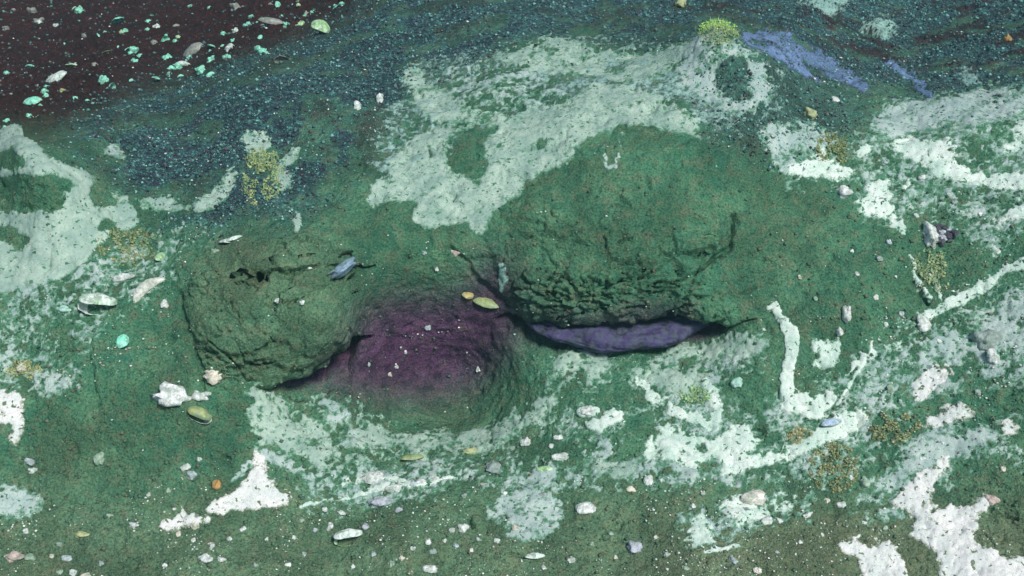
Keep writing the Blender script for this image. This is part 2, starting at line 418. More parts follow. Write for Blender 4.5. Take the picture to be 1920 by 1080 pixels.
for pts, w, dep in CRACKS:
    xs = [p[0] for p in pts]; ys = [p[1] for p in pts]
    s = (uf > min(xs) - 40) & (uf < max(xs) + 40) & (vf_ > min(ys) - 40) & (vf_ < max(ys) + 40)
    d = seg_dist(wu[s], wvv[s], pts, w)
    tgt = slit if dep == .034 else carve
    tgt[s] = np.maximum(tgt[s], dep * sstep(1.8, -1.8, d))
# crumbly, layered mud low on the blocks
lip_d = np.maximum(np.interp(uf, U1, vl) - vf_, 0)
lay = 1 - np.abs(pnoise(np.stack([uf / 55 + .6 * nz1, vf_ / 13 + .25 * uf / 60 + .5 * nz1, 0 * uf + 2.2], -1)) * 1.9)
lay2 = 1 - np.abs(pnoise(np.stack([uf / 24 + .5 * nz1, vf_ / 9 + .3 * uf / 30, 0 * uf + 7.2], -1)) * 1.9)
zone_c = np.clip(RB * np.exp(-((lip_d - 40) / 55) ** 2) * sstep(980, 1080, uf) + LB * np.exp(-((lip_d - 20) / 38) ** 2) + 0.25 * RB + 0.25 * LB + .15 * MB, 0, 1)
brk = sstep(-.2, .35, nz1 + .6 * nzm)
zone_c = zone_c * np.where(uf > 800, sstep(1400, 1330, uf), sstep(672, 635, uf))
carve += zone_c * brk * (0.020 * np.clip(lay, 0, 1) ** 6 + 0.012 * np.clip(lay2, 0, 1) ** 6)
# soft pits
pit = np.clip(-fbm(flat, 22.0, 2, 31.0) - .38, 0, 1)
rough = np.clip(dark, 0, 1)
disp = inside * (0.020 * nzm + 0.0085 * nz1 * (1 + rough * 1.0) + 0.0030 * nz2 * (1 + rough * 1.6) + 0.0013 * nzf * (1 + 1.4 * rough) - 0.02 * pit) + (1 - inside) * (0.05 * nzm + 0.02 * nz1)
disp = disp * (1 - 0.35 * np.clip(hid.ravel(), 0, 1)) - carve * inside
disp += 0.020 * LB + 0.006 * RB + 0.0 * MB
# broken facets on the blocks
bz = np.where((LB + RB > .05))[0]
sd_ = np.c_[rng.uniform(340, 1460, 420), rng.uniform(230, 740, 420)]
ru, rv = (uf[bz] + 10 * nz1[bz] + 5 * nz2[bz]) / 1.5, vf_[bz] + 9 * np.roll(nz1, 53)[bz] + 5 * np.roll(nz2, 11)[bz]
f1 = np.full(len(bz), 1e9); f2 = f1.copy(); ci = np.zeros(len(bz), int)
for k_, (a_, b_) in enumerate(sd_):
    d_ = (ru - a_ / 1.5) ** 2 + (rv - b_) ** 2; nearer = d_ < f1
    f2 = np.where(nearer, f1, np.minimum(f2, d_)); ci = np.where(nearer, k_, ci); f1 = np.where(nearer, d_, f1)
edge = np.sqrt(f2) - np.sqrt(f1)
tl_ = rng.normal(size=(420, 3)); low_ = np.clip(LB[bz] * .9 * sstep(672, 635, uf[bz]) + .95 * RB[bz] * sstep(330, 520, vf_[bz]) * sstep(1400, 1330, uf[bz]), 0, 1)
fac = .0075 * tl_[ci, 0] + .00030 * (tl_[ci, 1] * (ru - sd_[ci, 0] / 1.5) + tl_[ci, 2] * (rv - sd_[ci, 1]))
disp[bz] += low_ * (fac * sstep(0, 7, edge) - .010 * sstep(4, 0, edge) * sstep(-.1, .3, nz1[bz] + .3 * tl_[ci, 0]))
# hummocks where the coloured growths stand
for (u, v, r, h) in [(1350,95,55,.05),(490,330,70,.02),(1560,890,80,.015),(1140,790,40,.012),(870,690,50,-.025)]:
    disp += h * np.exp(-(((uf - u) / r) ** 2 + ((vf_ - v) / (r * .7)) ** 2))
G = (flat + N0.reshape(-1, 3) * disp[:, None] + slit[:, None] * (np.array([0., .45, .12]) - .55 * N0.reshape(-1, 3))).reshape(NR, NU, 3)
NRM = normals(G); flat = G.reshape(-1, 3); nflat = NRM.reshape(-1, 3)
crest = sample(soft([(120,235),(330,150),(560,85),(700,0),(740,-160),(2080,-160),(2080,150),(1780,180),(1600,170),(1480,100),(1300,60),(1100,60),(960,60),(880,110),(760,130),(730,250),(640,330),(560,400),(420,430),(300,400),(230,330),(150,270)], 30), uf, vf_)
rightz = sample(soft([(1300,110),(1450,110),(1600,180),(1640,200),(1600,260),(1460,300),(1330,260)], 24), uf, vf_)
zone = np.stack([dark, np.clip(olive, 0, 1), vio_shade, np.clip((crest * 1.1 + .5 * dc * (1 - dl)) * (.25 + .75 * sstep(-.35, .15, nzb)) + .6 * rightz, 0, 1)], -1)

# quads of the sheet and what each belongs to
jj, ii = np.meshgrid(np.arange(NU - 1), np.arange(NR - 1))
q = np.stack([ii * NU + jj, ii * NU + jj + 1, (ii + 1) * NU + jj + 1, (ii + 1) * NU + jj], -1).reshape(-1, 4)
qu = uf[q].mean(1); qv = vf_[q].mean(1); qrow = ii.ravel()
qn = nz1[q[:, 0]] * 8
abv = qrow >= NLO + NK // 2
own = np.zeros(len(q), np.int8)
own[in_poly(qu + qn, qv + qn, LEFT_BLOCK) & abv] = 1
own[in_poly(qu + qn, qv + qn, RIGHT_BLOCK) & abv] = 2

def sheet_mesh(name, faces, depth=0.0):
    idx = np.unique(faces); remap = np.full(len(flat), -1, np.int32); remap[idx] = np.arange(len(idx))
    f = remap[faces]; co = flat[idx]; nn = nflat[idx]; zz = zone[idx]
    if depth:                                   # close the piece: sides and underside
        e = np.concatenate([f[:, [0, 1]], f[:, [1, 2]], f[:, [2, 3]], f[:, [3, 0]]])
        key = np.sort(e, 1); _, inv, cnt = np.unique(key[:, 0].astype(np.int64) * len(idx) + key[:, 1], return_inverse=True, return_counts=True)
        be = e[cnt[inv] == 1]
        n = len(idx); low = co - nn * np.where(idx // NU < ROW_LIP + 8, .006, depth)[:, None]
        co2 = np.concatenate([co, co, low]); nn2 = np.concatenate([nn, nn, -nn]); zz = np.concatenate([zz, zz, zz])
        side = np.stack([be[:, 1] + n, be[:, 0] + n, be[:, 0] + 2 * n, be[:, 1] + 2 * n], -1)
        f = np.concatenate([f, side, f[:, ::-1] + 2 * n])
        co, nn = co2, nn2
        used = np.unique(f); rm = np.full(len(co), -1, np.int32); rm[used] = np.arange(len(used))
        f = rm[f]; co, nn, zz = co[used], nn[used], zz[used]
    me = np_mesh(name, co, f)
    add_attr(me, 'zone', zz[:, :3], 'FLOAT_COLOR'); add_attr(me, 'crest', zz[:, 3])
    me.normals_split_custom_set_from_vertices(nn.tolist())
    return me

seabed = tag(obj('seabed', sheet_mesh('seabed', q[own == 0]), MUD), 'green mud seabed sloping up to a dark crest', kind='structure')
BL = [('mud_block', 1, 'cracked green mud block overhanging the left end of the hollow', 'mud block'),
      ('mud_block', 2, 'largest rounded green mud block overhanging the violet ledge', 'mud block')]
for nm, k, lab, cat in BL:
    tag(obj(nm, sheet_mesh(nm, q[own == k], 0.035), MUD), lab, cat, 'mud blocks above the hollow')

# ------------------------------------------------------------------ place finder
def at(u, v):
    """point and normal of the sheet at a photo position"""
    j = int(np.clip(np.searchsorted(U1, u), 1, NU - 1))
    j = j if abs(U1[j] - u) < abs(U1[j - 1] - u) else j - 1
    c = GV[:, j]; k = int(np.argmin(np.abs(c - v)))
    P = G[k, j]; n = NRM[k, j]
    d = float(np.linalg.norm(P - np.array([0, 0, CAMZ])))
    return Vector(P), Vector(n), d

def px(n, d): return n * d / FPX

# ------------------------------------------------------------------ microbial mats
NM1 = fbm(flat, 16.0, 3, 41.0); NM2 = fbm(flat, 62.0, 3, 57.0, .6)
NMS = fbm(np.stack([(uf + vf_ * 1.6) / 900.0, (vf_ * 1.0 + uf * .45) / 90.0, 0 * uf], -1), 3.0, 3, 12.0)   # streaks running down the slope
WA, WB = fbm(flat, 45.0, 3, 71.0, .6), fbm(flat, 22.0, 3, 83.0, .55)
th_ = np.where(vf_ < 480, R(-28), R(24) + (R(-33) - R(24)) * sstep(680, 1180, uf))                  # the mats run with the slope
fa, fb = uf * np.cos(th_) + vf_ * np.sin(th_), -uf * np.sin(th_) + vf_ * np.cos(th_)
def strands(la, lb, o_):
    p = np.stack([fa / la + .9 * WB + .5 * nz1, fb / lb + .9 * nz1 + .45 * WA, 0 * fa + o_], -1)
    return 1 - 2.4 * np.abs(pnoise(p) + .35 * pnoise(p * 2.1 + 9))
NW = np.maximum(strands(120, 40, 3.3), .92 * strands(60, 22, 8.1))                                    # net of strands
def push_out(poly):
    return [(-120 if u <= 2 else 2040 if u >= 1918 else u, 1200 if v >= 1078 else -120 if v <= 1 else v) for u, v in poly]

def microbial_mat(label, mat, polys=(), holes=(), strokes=(), sig=5.0, g1=.30, g2=.32, st=0.0, thick=.006, gain=1.0, crisp=1.0, web=0.0, cap=.94, name='microbial_mat', group=None):
    pts = [p for pl_ in polys for p in push_out(pl_)] + [p[:2] for s in strokes for p in s]
    u0, u1 = min(p[0] for p in pts) - 50, max(p[0] for p in pts) + 50
    v0, v1 = min(p[1] for p in pts) - 50, max(p[1] for p in pts) + 50
    a = (_su >= u0) & (_su <= u1); b = (_sv >= v0) & (_sv <= v1)
    sx, sy = _sx[np.ix_(b, a)], _sy[np.ix_(b, a)]
    img = np.zeros(sx.shape, np.float32)
    for pl_ in polys: img = np.maximum(img, in_poly(sx, sy, push_out(pl_)))
    for h in holes: img = np.where(in_poly(sx, sy, push_out(h)), 0, img)
    img = blur(img, (sig + 3.0) / 2.0)
    for s in strokes:
        d = seg_dist(sx, sy, s, [p[2] for p in s]); img = np.maximum(img, sstep(sig, -sig, d))
    full = np.zeros(_sx.shape, np.float32); full[np.ix_(b, a)] = img
    sel = np.where((uf > u0) & (uf < u1) & (vf_ > v0) & (vf_ < v1))[0]
    s0 = sample(full, uf[sel] + (5 * NM1[sel] + 5 * WA[sel]) / crisp ** .5, vf_[sel] + (5 * WB[sel] + 4 * NM2[sel]) / crisp ** .5)
    s2 = s0 * (gain - .04) + (1.25 * g1 * NM1[sel] + 1.5 * 0.8 * g2 * NM2[sel] + st * NMS[sel]) * sstep(.02, .3, s0)
    if web: s2 = s2 + web * 1.25 * (NW[sel] - .68) * sstep(.02, .3, s0)
    s2 = np.minimum(.42 + (s2 - .42) * crisp, cap)
    s2 = np.where(s0 < .03, 0, s2) * (hid.ravel()[sel] < .05)
    cov = np.zeros(len(flat), np.float32); cov[sel] = s2
    fs = q[(cov[q].max(1) > .24)]
    idx = np.unique(fs); rm = np.full(len(flat), -1, np.int32); rm[idx] = np.arange(len(idx))
    c = cov[idx]
    off = np.where(c > .30, np.clip((c - .30) * thick * .8, 0, thick * .7), (c - .30) * .02)
    me = np_mesh(name, flat[idx] + nflat[idx] * off[:, None], rm[fs])
    add_attr(me, 'cov', c)
    return tag(obj(name, me, mat), label, 'mat', group)

GR = 'microbial mats spread over the mud'
W, MI, CR, GY, BU, TE = MAT_WHITE, MAT_MINT, MAT_CREAM, MAT_GREY, MAT_BLUE, MAT_TEAL
MATS = [
 ('broad mint-white mat with mud windows at the left edge below the dark crest', MI,
  [[(0,248),(20,245),(38,238),(55,262),(75,275),(110,295),(140,308),(165,318),(190,338),(215,352),(235,368),(250,385),(262,410),(240,430),(215,425),(200,455),(180,460),(165,490),(130,510),(110,525),(80,530),(40,545),(0,560)]],
  [[(0,290),(14,284),(22,268),(28,284),(45,300),(57,312),(40,317),(0,311)],[(0,338),(50,326),(100,320),(115,330),(140,333),(146,350),(130,358),(108,364),(130,375),(135,383),(110,400),(95,402),(70,395),(30,398),(0,382)],
   [(172,350),(188,338),(200,350),(225,370),(234,384),(200,388),(172,385),(166,368)],[(180,425),(195,410),(225,410),(215,425),(190,440)],[(0,420),(20,420),(30,435),(45,440),(48,455),(25,470),(10,450),(0,446)]],
  (), dict(cap=.95, crisp=2.2, sig=4, g1=.16, g2=.20, thick=.007)),
 ('grey speckled mat fringe below the broad mint-white mat', GY, [[(0,545),(60,528),(130,505),(200,460),(250,440),(300,440),(290,470),(210,500),(150,520),(90,550),(0,580)]], (), (), dict(sig=14, g1=.5, g2=.6, gain=.85)),
 ('pale mat wedge standing alone on dark sediment at upper left', GY, [[(193,288),(205,268),(213,258),(222,272),(232,284),(246,296),(232,297),(215,292)]], (), (), dict(sig=4)),
 ('mint mat with three arms around the yellow tuft', MI,
  [[(448,275),(460,258),(480,248),(500,252),(508,265),(500,285),(490,302),(475,297),(462,282)],[(515,306),(545,280),(558,273),(566,288),(545,305),(525,318),(546,330),(552,342),(540,368),(522,362)],
   [(400,358),(415,345),(430,325),(446,318),(442,345),(430,370),(405,386),(385,400),(362,398),(340,390),(330,396),(300,390),(266,392),(240,372),(262,376),(285,368),(318,365),(336,380),(355,392),(374,377)]], (), (), dict(crisp=1.6, sig=4, g1=.22, g2=.3)),
 ('small upright pale mat strip above the left mud block', MI, (), (), [[(561,408,12),(556,425,14),(556,442,10)]], dict(crisp=1.5, sig=3)),
 ('wide mint mat draped across the crest above the largest mud block', MI,
  [[(1075,180),(1110,160),(1160,158),(1220,172),(1270,198),(1310,232),(1322,256),(1290,252),(1250,236),(1210,228),(1160,232),(1115,248),(1080,280),(1060,305),(1020,320),(985,347),(960,374),(930,394),(915,420),(899,448),(888,427),(870,415),(830,415),(800,427),(775,402),(790,377),(720,372),(697,392),(688,370),(700,335),(730,325),(735,290),(760,265),(780,250),(830,235),(880,230),(930,238),(960,213),(990,198),(1050,188)]],
  [[(845,252),(880,240),(926,240),(930,255),(905,275),(910,300),(916,325),(895,340),(850,326),(836,300),(840,270)],[(702,306),(730,310),(736,336),(706,338)],[(1000,270),(1020,262),(1035,275),(1015,290)]],
  (), dict(cap=.78, web=.3, crisp=1.5, sig=5, g1=.30, g2=.26, thick=.007)),
 ('frayed mint mat running from the crest down to the wide mat', MI, [[(755,125),(790,123),(798,150),(842,165),(852,185),(880,200),(930,205),(957,215),(942,232),(880,227),(830,232),(790,215),(773,180),(763,160)]], (), (), dict(cap=.85, web=.2, sig=7, g1=.42, g2=.4)),
 ('long teal-white mat along the top of the crest', MI, [[(900,103),(950,94),(985,85),(1010,76),(1040,67),(1075,80),(1092,95),(1150,94),(1200,96),(1258,93),(1330,88),(1302,112),(1262,132),(1232,150),(1200,160),(1150,155),(1120,142),(1060,140),(1000,126),(955,116)]],
  [[(1015,88),(1030,84),(1050,90),(1040,97),(1018,96)],[(1140,108),(1165,104),(1180,118),(1160,128),(1130,126)]], (), dict(cap=.77, web=.3, crisp=1.3, sig=5, g1=.32, g2=.34)),
 ('thin grey mat veil between the two crest mats', GY, [[(830,132),(900,130),(990,140),(1060,150),(1080,175),(1010,195),(960,208),(900,195),(860,175)]], (), (), dict(sig=14, g1=.5, g2=.6, gain=.8)),
 ('ring-shaped pale mat below the bright yellow-green tuft', GY, [[(1275,96),(1320,92),(1400,108),(1425,118),(1432,145),(1442,170),(1440,192),(1420,210),(1390,214),(1348,213),(1326,188),(1300,176),(1270,160)]],
  [[(1350,120),(1395,118),(1400,142),(1416,160),(1402,190),(1365,185),(1335,160),(1340,132)],[(1232,110),(1265,105),(1280,130),(1265,150),(1236,145)]], (), dict(sig=7, g1=.45, g2=.5, gain=1.05)),
 ('blue-violet mat ribbon curving down from the yellow-green tuft', BU, (), (), [[(1393,74,16),(1440,64,24),(1472,74,28),(1500,96,26),(1540,114,24),(1570,136,22),(1600,156,18),(1622,170,10)]], dict(crisp=.9, cap=.74, web=.25, sig=5, g1=.18, g2=.3)),
 ('fainter blue mat ribbon under the curved blue-violet ribbon', BU, (), (), [[(1395,90,18),(1440,94,24),(1478,104,24),(1505,130,20),(1532,150,14)]], dict(sig=7, g1=.4, g2=.4, gain=.95)),
 ('short slanting blue mat ribbon in the dark pocket at upper right', BU, (), (), [[(1664,120,10),(1692,136,16),(1722,160,18),(1742,184,14)]], dict(sig=5, g1=.25, g2=.3)),
 ('small teal mat wedge at the right rim of the dark pocket', TE, [[(1786,122),(1806,124),(1830,140),(1846,152),(1812,162),(1800,142)]], (), (), dict(sig=5, g1=.3, g2=.4)),
 ('teal mat patch at the very top right of centre', TE, [[(1490,0),(1592,0),(1588,14),(1560,22),(1574,32),(1548,30),(1540,14),(1500,10)]], (), (), dict(sig=5, g1=.4, g2=.45)),
 ('teal mat patch on dark sediment just below the topmost patch', TE, [[(1612,42),(1640,34),(1692,44),(1684,60),(1652,64),(1620,56)]], (), (), dict(sig=6, g1=.4, g2=.45)),
 ('streaked grey-white mat on the right shoulder', GY, [[(1622,240),(1640,206),(1682,190),(1742,184),(1792,186),(1832,166),(1920,150),(1920,205),(1900,218),(1870,232),(1800,236),(1760,240),(1710,250),(1650,258),(1620,258)]], (), (), dict(sig=9, g1=.25, g2=.35, st=.65, gain=.95)),
 ('bright white mat band sweeping to the right edge', W, [[(1660,258),(1700,254),(1750,262),(1792,262),(1796,298),(1822,316),(1880,324),(1920,308),(1920,350),(1880,352),(1820,347),(1778,340),(1750,322),(1720,302),(1688,282)]], (), (), dict(web=.2, crisp=1.6, sig=5, g1=.3, g2=.34)),
 ('narrow white mat patch climbing the right edge above the bright band', W, [[(1876,262),(1896,232),(1920,215),(1920,262),(1898,278),(1884,282)]], (), (), dict(sig=6, g1=.4, g2=.4)),
 ('ragged white mat patch below the grey veil right of the largest block', W, [[(1473,322),(1510,305),(1536,278),(1552,296),(1575,304),(1607,314),(1590,330),(1570,342),(1540,330),(1500,337)]], (), (), dict(crisp=1.5, sig=5, g1=.4, g2=.45)),
 ('grey mat veil on the saddle right of the largest block', GY, [[(1425,262),(1445,240),(1500,238),(1560,258),(1600,262),(1545,292),(1500,300),(1440,296)]], (), (), dict(sig=10, g1=.4, g2=.5, gain=.95)),
 ('rounded white mat fleck next to the ragged patch', W, (), (), [[(1610,287,12),(1628,278,18)]], dict(sig=3, g1=.25)),
 ('white mat lobe with a bluish tail on the right slope', W, [[(1605,390),(1620,378),(1630,345),(1640,334),(1676,330),(1674,360),(1684,390),(1698,415),(1702,442),(1680,430),(1662,404),(1640,396)]], (), (), dict(crisp=1.5, sig=5, g1=.35, g2=.4)),
 ('tiny white mat spot right of the lobe with the bluish tail', W, (), (), [[(1694,352,12),(1704,340,12)]], dict(sig=3)),
 ('white mat strand descending from the right edge', W, [[(1894,376),(1920,368),(1920,402),(1892,420),(1862,446),(1868,470),(1880,480),(1868,492),(1854,446),(1862,428),(1882,402)]], (), (), dict(sig=5, g1=.35, g2=.4)),
 ('long slanting white mat strand right of the yellowish tuft', W, (), (), [[(2040,486,20),(1920,500,18),(1880,507,16),(1852,530,22),(1800,560,20),(1762,576,22),(1738,592,18)]], dict(crisp=1.3, sig=6, g1=.35, g2=.4)),
 ('thin mat threads around the yellowish tuft on the right', W, (), (), [[(1705,480,8),(1718,510,10),(1730,545,10),(1742,562,6)],[(1750,500,4),(1758,530,6),(1765,560,8)]], dict(sig=4, g1=.35, g2=.45)),
 ('tall white finger-shaped mat right of the hollow', W, [[(1472,728),(1500,735),(1540,740),(1560,733),(1572,745),(1552,775),(1530,792),(1514,786),(1490,770),(1463,765)]], (), [[(1440,578,8),(1452,570,14),(1464,598,16),(1484,626,30),(1484,660,26),(1476,700,26),(1478,740,24)]], dict(crisp=2.2, sig=4, g1=.18, g2=.26, thick=.009)),
 ('curled white mat ring beside the white finger', W, [[(1520,648),(1529,632),(1546,634),(1551,650),(1556,636),(1576,638),(1578,662),(1562,690),(1546,692),(1514,682),(1520,671),(1536,676),(1540,664),(1524,660)]], [[(1530,646),(1540,645),(1541,656),(1532,657)]], (), dict(crisp=2.0, sig=3, g1=.2, g2=.28, thick=.009)),
 ('diagonal white mat threads right of the curled ring', W, [[(1643,657),(1668,642),(1696,638),(1692,660),(1662,666)]], (), [[(1632,636,6),(1636,664,14),(1616,686,10),(1596,716,10),(1570,756,8)],[(1618,672,16),(1582,702,8)]], dict(crisp=1.5, sig=4, g1=.3, g2=.36)),
 ('foamy mint mat on the brow under the violet ledge', MI, [[(1048,668),(1085,660),(1122,664),(1146,690),(1166,700),(1200,690),(1240,680),(1270,685),(1310,683),(1328,690),(1332,712),(1310,736),(1285,746),(1255,740),(1240,728),(1228,714),(1200,710),(1160,707),(1120,712),(1092,746),(1074,768),(1078,742),(1098,716),(1068,702),(1048,690)]], (), (), dict(web=.3, crisp=1.2, sig=6, g1=.42, g2=.5)),
 ('thin mint mat veil at the right mouth of the hollow', MI, [[(1226,664),(1290,650),(1350,636),(1400,632),(1442,640),(1446,652),(1400,662),(1362,670),(1330,684),(1300,674),(1260,672)]], (), (), dict(sig=8, g1=.5, g2=.6)),
 ('forked white mat strands down the apron', W, (), (), [[(1198,708,14),(1230,744,20),(1262,770,18),(1302,782,22),(1342,802,18)],[(1214,742,14),(1240,764,14)],[(1318,708,18),(1340,740,24),(1344,792,22)]], dict(web=.25, sig=7, g1=.4, g2=.5)),
 ('bright billowing white mat at the foot of the apron', W,
  [[(1203,862),(1214,820),(1230,797),(1260,800),(1290,813),(1310,822),(1348,815),(1360,798),(1390,795),(1406,800),(1409,820),(1440,819),(1412,845),(1388,855),(1420,855),(1470,838),(1540,798),(1580,773),(1612,766),(1642,773),(1602,812),(1540,838),(1480,868),(1420,878),(1360,892),(1340,902),(1300,882),(1270,867),(1235,870)]],
  [[(1297,840),(1308,831),(1328,835),(1325,848),(1306,853)],[(1314,868),(1345,861),(1361,880),(1340,896),(1317,891)]], (), dict(web=.22, crisp=1.6, sig=4, g1=.26, g2=.32, thick=.010)),
 ('pale hook-shaped mat left of the bright billowing mat', MI, [[(1108,853),(1130,860),(1155,870),(1180,870),(1188,855),(1201,858),(1196,885),(1175,902),(1140,902),(1120,882)]], (), (), dict(sig=5, g1=.3, g2=.36)),
 ('faint ragged mat band below the bright billowing mat', GY, [[(1230,885),(1290,880),(1350,896),(1400,896),(1470,882),(1535,858),(1545,872),(1440,904),(1360,914),(1262,908)]], (), (), dict(sig=7, g1=.45, g2=.5)),
 ('white lumpy mat cluster with a dangling thread in the middle of the apron', W, [[(1089,790),(1105,791),(1124,792),(1130,777),(1150,773),(1173,780),(1166,796),(1142,801),(1131,816),(1136,842),(1125,816),(1100,803)]], (), [[(1094,775,18),(1112,775,20)]], dict(crisp=2.2, sig=3, g1=.15, g2=.22, thick=.012)),
 ('torn white mat hanging below the left end of the hollow', MI, [[(474,718),(500,730),(540,748),(562,765),(582,780),(622,800),(628,830),(632,872),(600,882),(570,862),(540,852),(510,832),(485,832),(463,802),(467,770)]], (), (), dict(web=.3, crisp=1.2, sig=6, g1=.45, g2=.5, gain=1.05)),
 ('faint mat smear on the left slope of the basin', GY, [[(590,742),(640,752),(680,775),(694,832),(650,840),(628,800)]], (), (), dict(sig=10, g1=.5, g2=.55, gain=.9)),
 ('frothy mat rim along the lower edge of the basin', MI, [[(655,785),(700,796),(740,814),(800,816),(870,812),(900,790),(950,778),(990,754),(1030,742),(1052,748),(1022,776),(980,802),(940,822),(900,834),(860,842),(800,842),(740,832),(690,834),(648,822)]], (), (), dict(web=.3, sig=6, g1=.45, g2=.5, gain=1.02)),
 ('pinkish-white tripod-shaped mat at lower left', CR, [[(480,848),(490,843),(502,870),(502,903),(530,922),(552,945),(500,951),(450,954),(400,962),(382,956),(400,940),(440,920),(468,895),(477,870)]], (), (), dict(crisp=2.0, sig=4, g1=.16, g2=.24, thick=.010)),
 ('thin grey mat arm trailing right from the tripod-shaped mat', GY, (), (), [[(496,852,18),(540,876,20),(580,896,16),(600,935,8)],[(470,870,10),(440,895,8)]], dict(sig=8, g1=.4, g2=.5)),
 ('narrow white mat strip rising right across the lower middle', W, (), (), [[(565,948,6),(620,934,8),(700,918,10),(780,904,10),(850,890,8)],[(640,905,8),(700,895,12),(760,900,8)]], dict(crisp=1.2, sig=5, g1=.4, g2=.45)),
 ('crusty white mat lump low on the left mud', CR, [[(292,986),(318,966),(332,953),(354,962),(362,972),(402,970),(398,977),(362,984),(330,994)]], (), (), dict(crisp=1.6, sig=4, g1=.3, g2=.4, thick=.012)),
 ('cream mat flame on the left edge', CR, [[(0,712),(22,730),(40,738),(46,770),(40,802),(32,832),(18,828),(14,792),(0,775)]], (), (), dict(crisp=1.6, sig=5, g1=.25, g2=.3)),
 ('speckled thin mat above the cream flame on the left edge', GY, [[(0,680),(60,690),(150,692),(160,715),(100,740),(40,722),(0,712)]], (), (), dict(sig=12, g1=.5, g2=.6, gain=.9)),
 ('grey-white mat triangle at the left edge near the bottom', GY, [[(0,900),(40,918),(82,936),(77,960),(30,972),(0,962)]], (), (), dict(sig=6, g1=.3, g2=.35, gain=1.1)),
 ('mottled pale mat patch at the bottom centre', GY, [[(902,974),(948,930),(990,918),(1042,924),(1062,960),(1052,978),(1032,1002),(990,1014),(960,1002),(928,976)]], (), (), dict(sig=8, g1=.4, g2=.5, gain=1.05)),
 ('streaky pale mat above the mottled bottom patch', GY, [[(960,890),(1000,868),(1060,888),(1110,900),(1090,915),(1030,912),(980,912)]], (), (), dict(sig=7, g1=.4, g2=.5)),
 ('largest branching pinkish-white mat in the bottom right corner', CR,
  [[(1664,957),(1690,920),(1720,890),(1750,868),(1790,850),(1776,880),(1752,900),(1747,940),(1760,962),(1780,945),(1820,945),(1848,924),(1856,945),(1836,976),(1825,1000),(1836,1020),(1870,1045),(1920,1055),(1920,1080),(1772,1080),(1762,1042),(1740,1022),(1698,1000),(1720,980),(1710,960),(1690,950)]],
  [[(1826,955),(1838,950),(1842,960),(1830,968)],[(1730,945),(1742,952),(1738,962),(1726,956)]], (), dict(crisp=2.0, sig=4, g1=.2, g2=.3, thick=.010)),
 ('pinkish-white mat with a mud notch at the bottom edge', CR, [[(1574,1022),(1598,1008),(1640,1004),(1662,1005),(1682,1030),(1704,1060),(1690,1080),(1596,1080),(1622,1066),(1612,1045),(1590,1034)]], [[(1616,1012),(1640,1008),(1650,1018),(1634,1028),(1620,1024)]], (), dict(crisp=2.0, sig=4, g1=.2, g2=.3, thick=.010)),
 ('gauzy white mat around the peach pebble', W, [[(1348,932),(1392,925),(1430,945),(1482,928),(1502,948),(1452,965),(1420,976),(1396,992),(1376,976),(1350,972)]], (), (), dict(sig=8, g1=.45, g2=.5)),
 ('rounded white mat lobe in the lower right middle', W, [[(1283,1012),(1300,980),(1320,963),(1336,990),(1342,1022),(1312,1028),(1288,1042)]], (), [[(1322,1042,8),(1352,1036,8),(1380,1028,8)]], dict(crisp=1.4, sig=5, g1=.3, g2=.4)),
 ('cream mat tongue on the right below the slanting strand', CR, [[(1704,738),(1720,700),(1752,680),(1800,688),(1788,708),(1762,724),(1732,752),(1712,752)]], (), (), dict(crisp=1.6, sig=5, g1=.25, g2=.34)),
 ('long cream mat smear right of the olive tuft', CR, [[(1722,800),(1740,780),(1790,764),(1842,768),(1820,782),(1780,792),(1742,802)]], (), (), dict(crisp=1.4, sig=6, g1=.3, g2=.4)),
 ('rounded cream mat spot near the right edge', CR, [[(1872,802),(1886,788),(1912,790),(1908,814),(1886,822)]], (), (), dict(crisp=1.6, sig=4, g1=.2, g2=.3)),
 ('wide grey streaked mat down the right foreground slope', GY, [[(1650,870),(1700,820),(1780,800),(1850,800),(1870,826),(1830,850),(1760,870),(1700,890),(1660,940),(1640,900)]], (), (), dict(sig=12, g1=.35, g2=.45, st=.5, gain=.95)),
 ('thin grey mat wash on the right slope beside the grey stone', GY, [[(1700,660),(1790,600),(1880,560),(1920,560),(1920,700),(1840,720),(1780,740),(1700,740)]], (), (), dict(sig=16, g1=.5, g2=.6, st=.3, gain=.72)),
 ('net-like white mat veil over the whole apron below the violet ledge', GY, [[(1010,700),(1050,660),(1180,680),(1300,650),(1440,630),(1450,700),(1440,780),(1420,900),(1300,915),(1180,910),(1080,880),(1030,820),(1000,770)]], [[(1360,700),(1440,680),(1445,760),(1430,790),(1370,780)],[(1080,735),(1118,716),(1190,714),(1216,745),(1200,766),(1120,776),(1084,766)],[(1140,812),(1206,788),(1216,822),(1196,852),(1148,846)],[(1236,770),(1292,784),(1286,802),(1240,796)],[(1234,716),(1278,714),(1284,734),(1246,738)],[(1000,760),(1060,700),(1075,740),(1050,800),(1010,820)],[(1030,835),(1110,800),(1120,850),(1060,870)]], (), dict(sig=16, g1=.25, g2=.35, gain=.60, web=.62)),
 ('net-like white mat veil around the diagonal threads on the right', GY, [[(1440,760),(1560,700),(1640,640),(1720,600),(1820,540),(1920,470),(1920,560),(1800,640),(1740,740),(1700,830),(1600,900),(1480,920),(1420,890)]], (), (), dict(sig=16, g1=.25, g2=.35, gain=.57, web=.62)),
 ('ragged white mat net along the lower middle ridge', GY, [[(560,900),(660,860),(800,850),(960,840),(1080,860),(1200,900),(1180,930),(1040,930),(900,910),(760,935),(600,970)]], (), (), dict(sig=14, g1=.3, g2=.4, gain=.56, web=.6)),
 ('net-like grey mat veil on the upper right shoulder', GY, [[(1440,300),(1560,260),(1700,200),(1920,160),(1920,440),(1840,470),(1740,400),(1640,430),(1600,340),(1480,350)]], (), (), dict(sig=16, g1=.25, g2=.35, gain=.54, web=.60)),
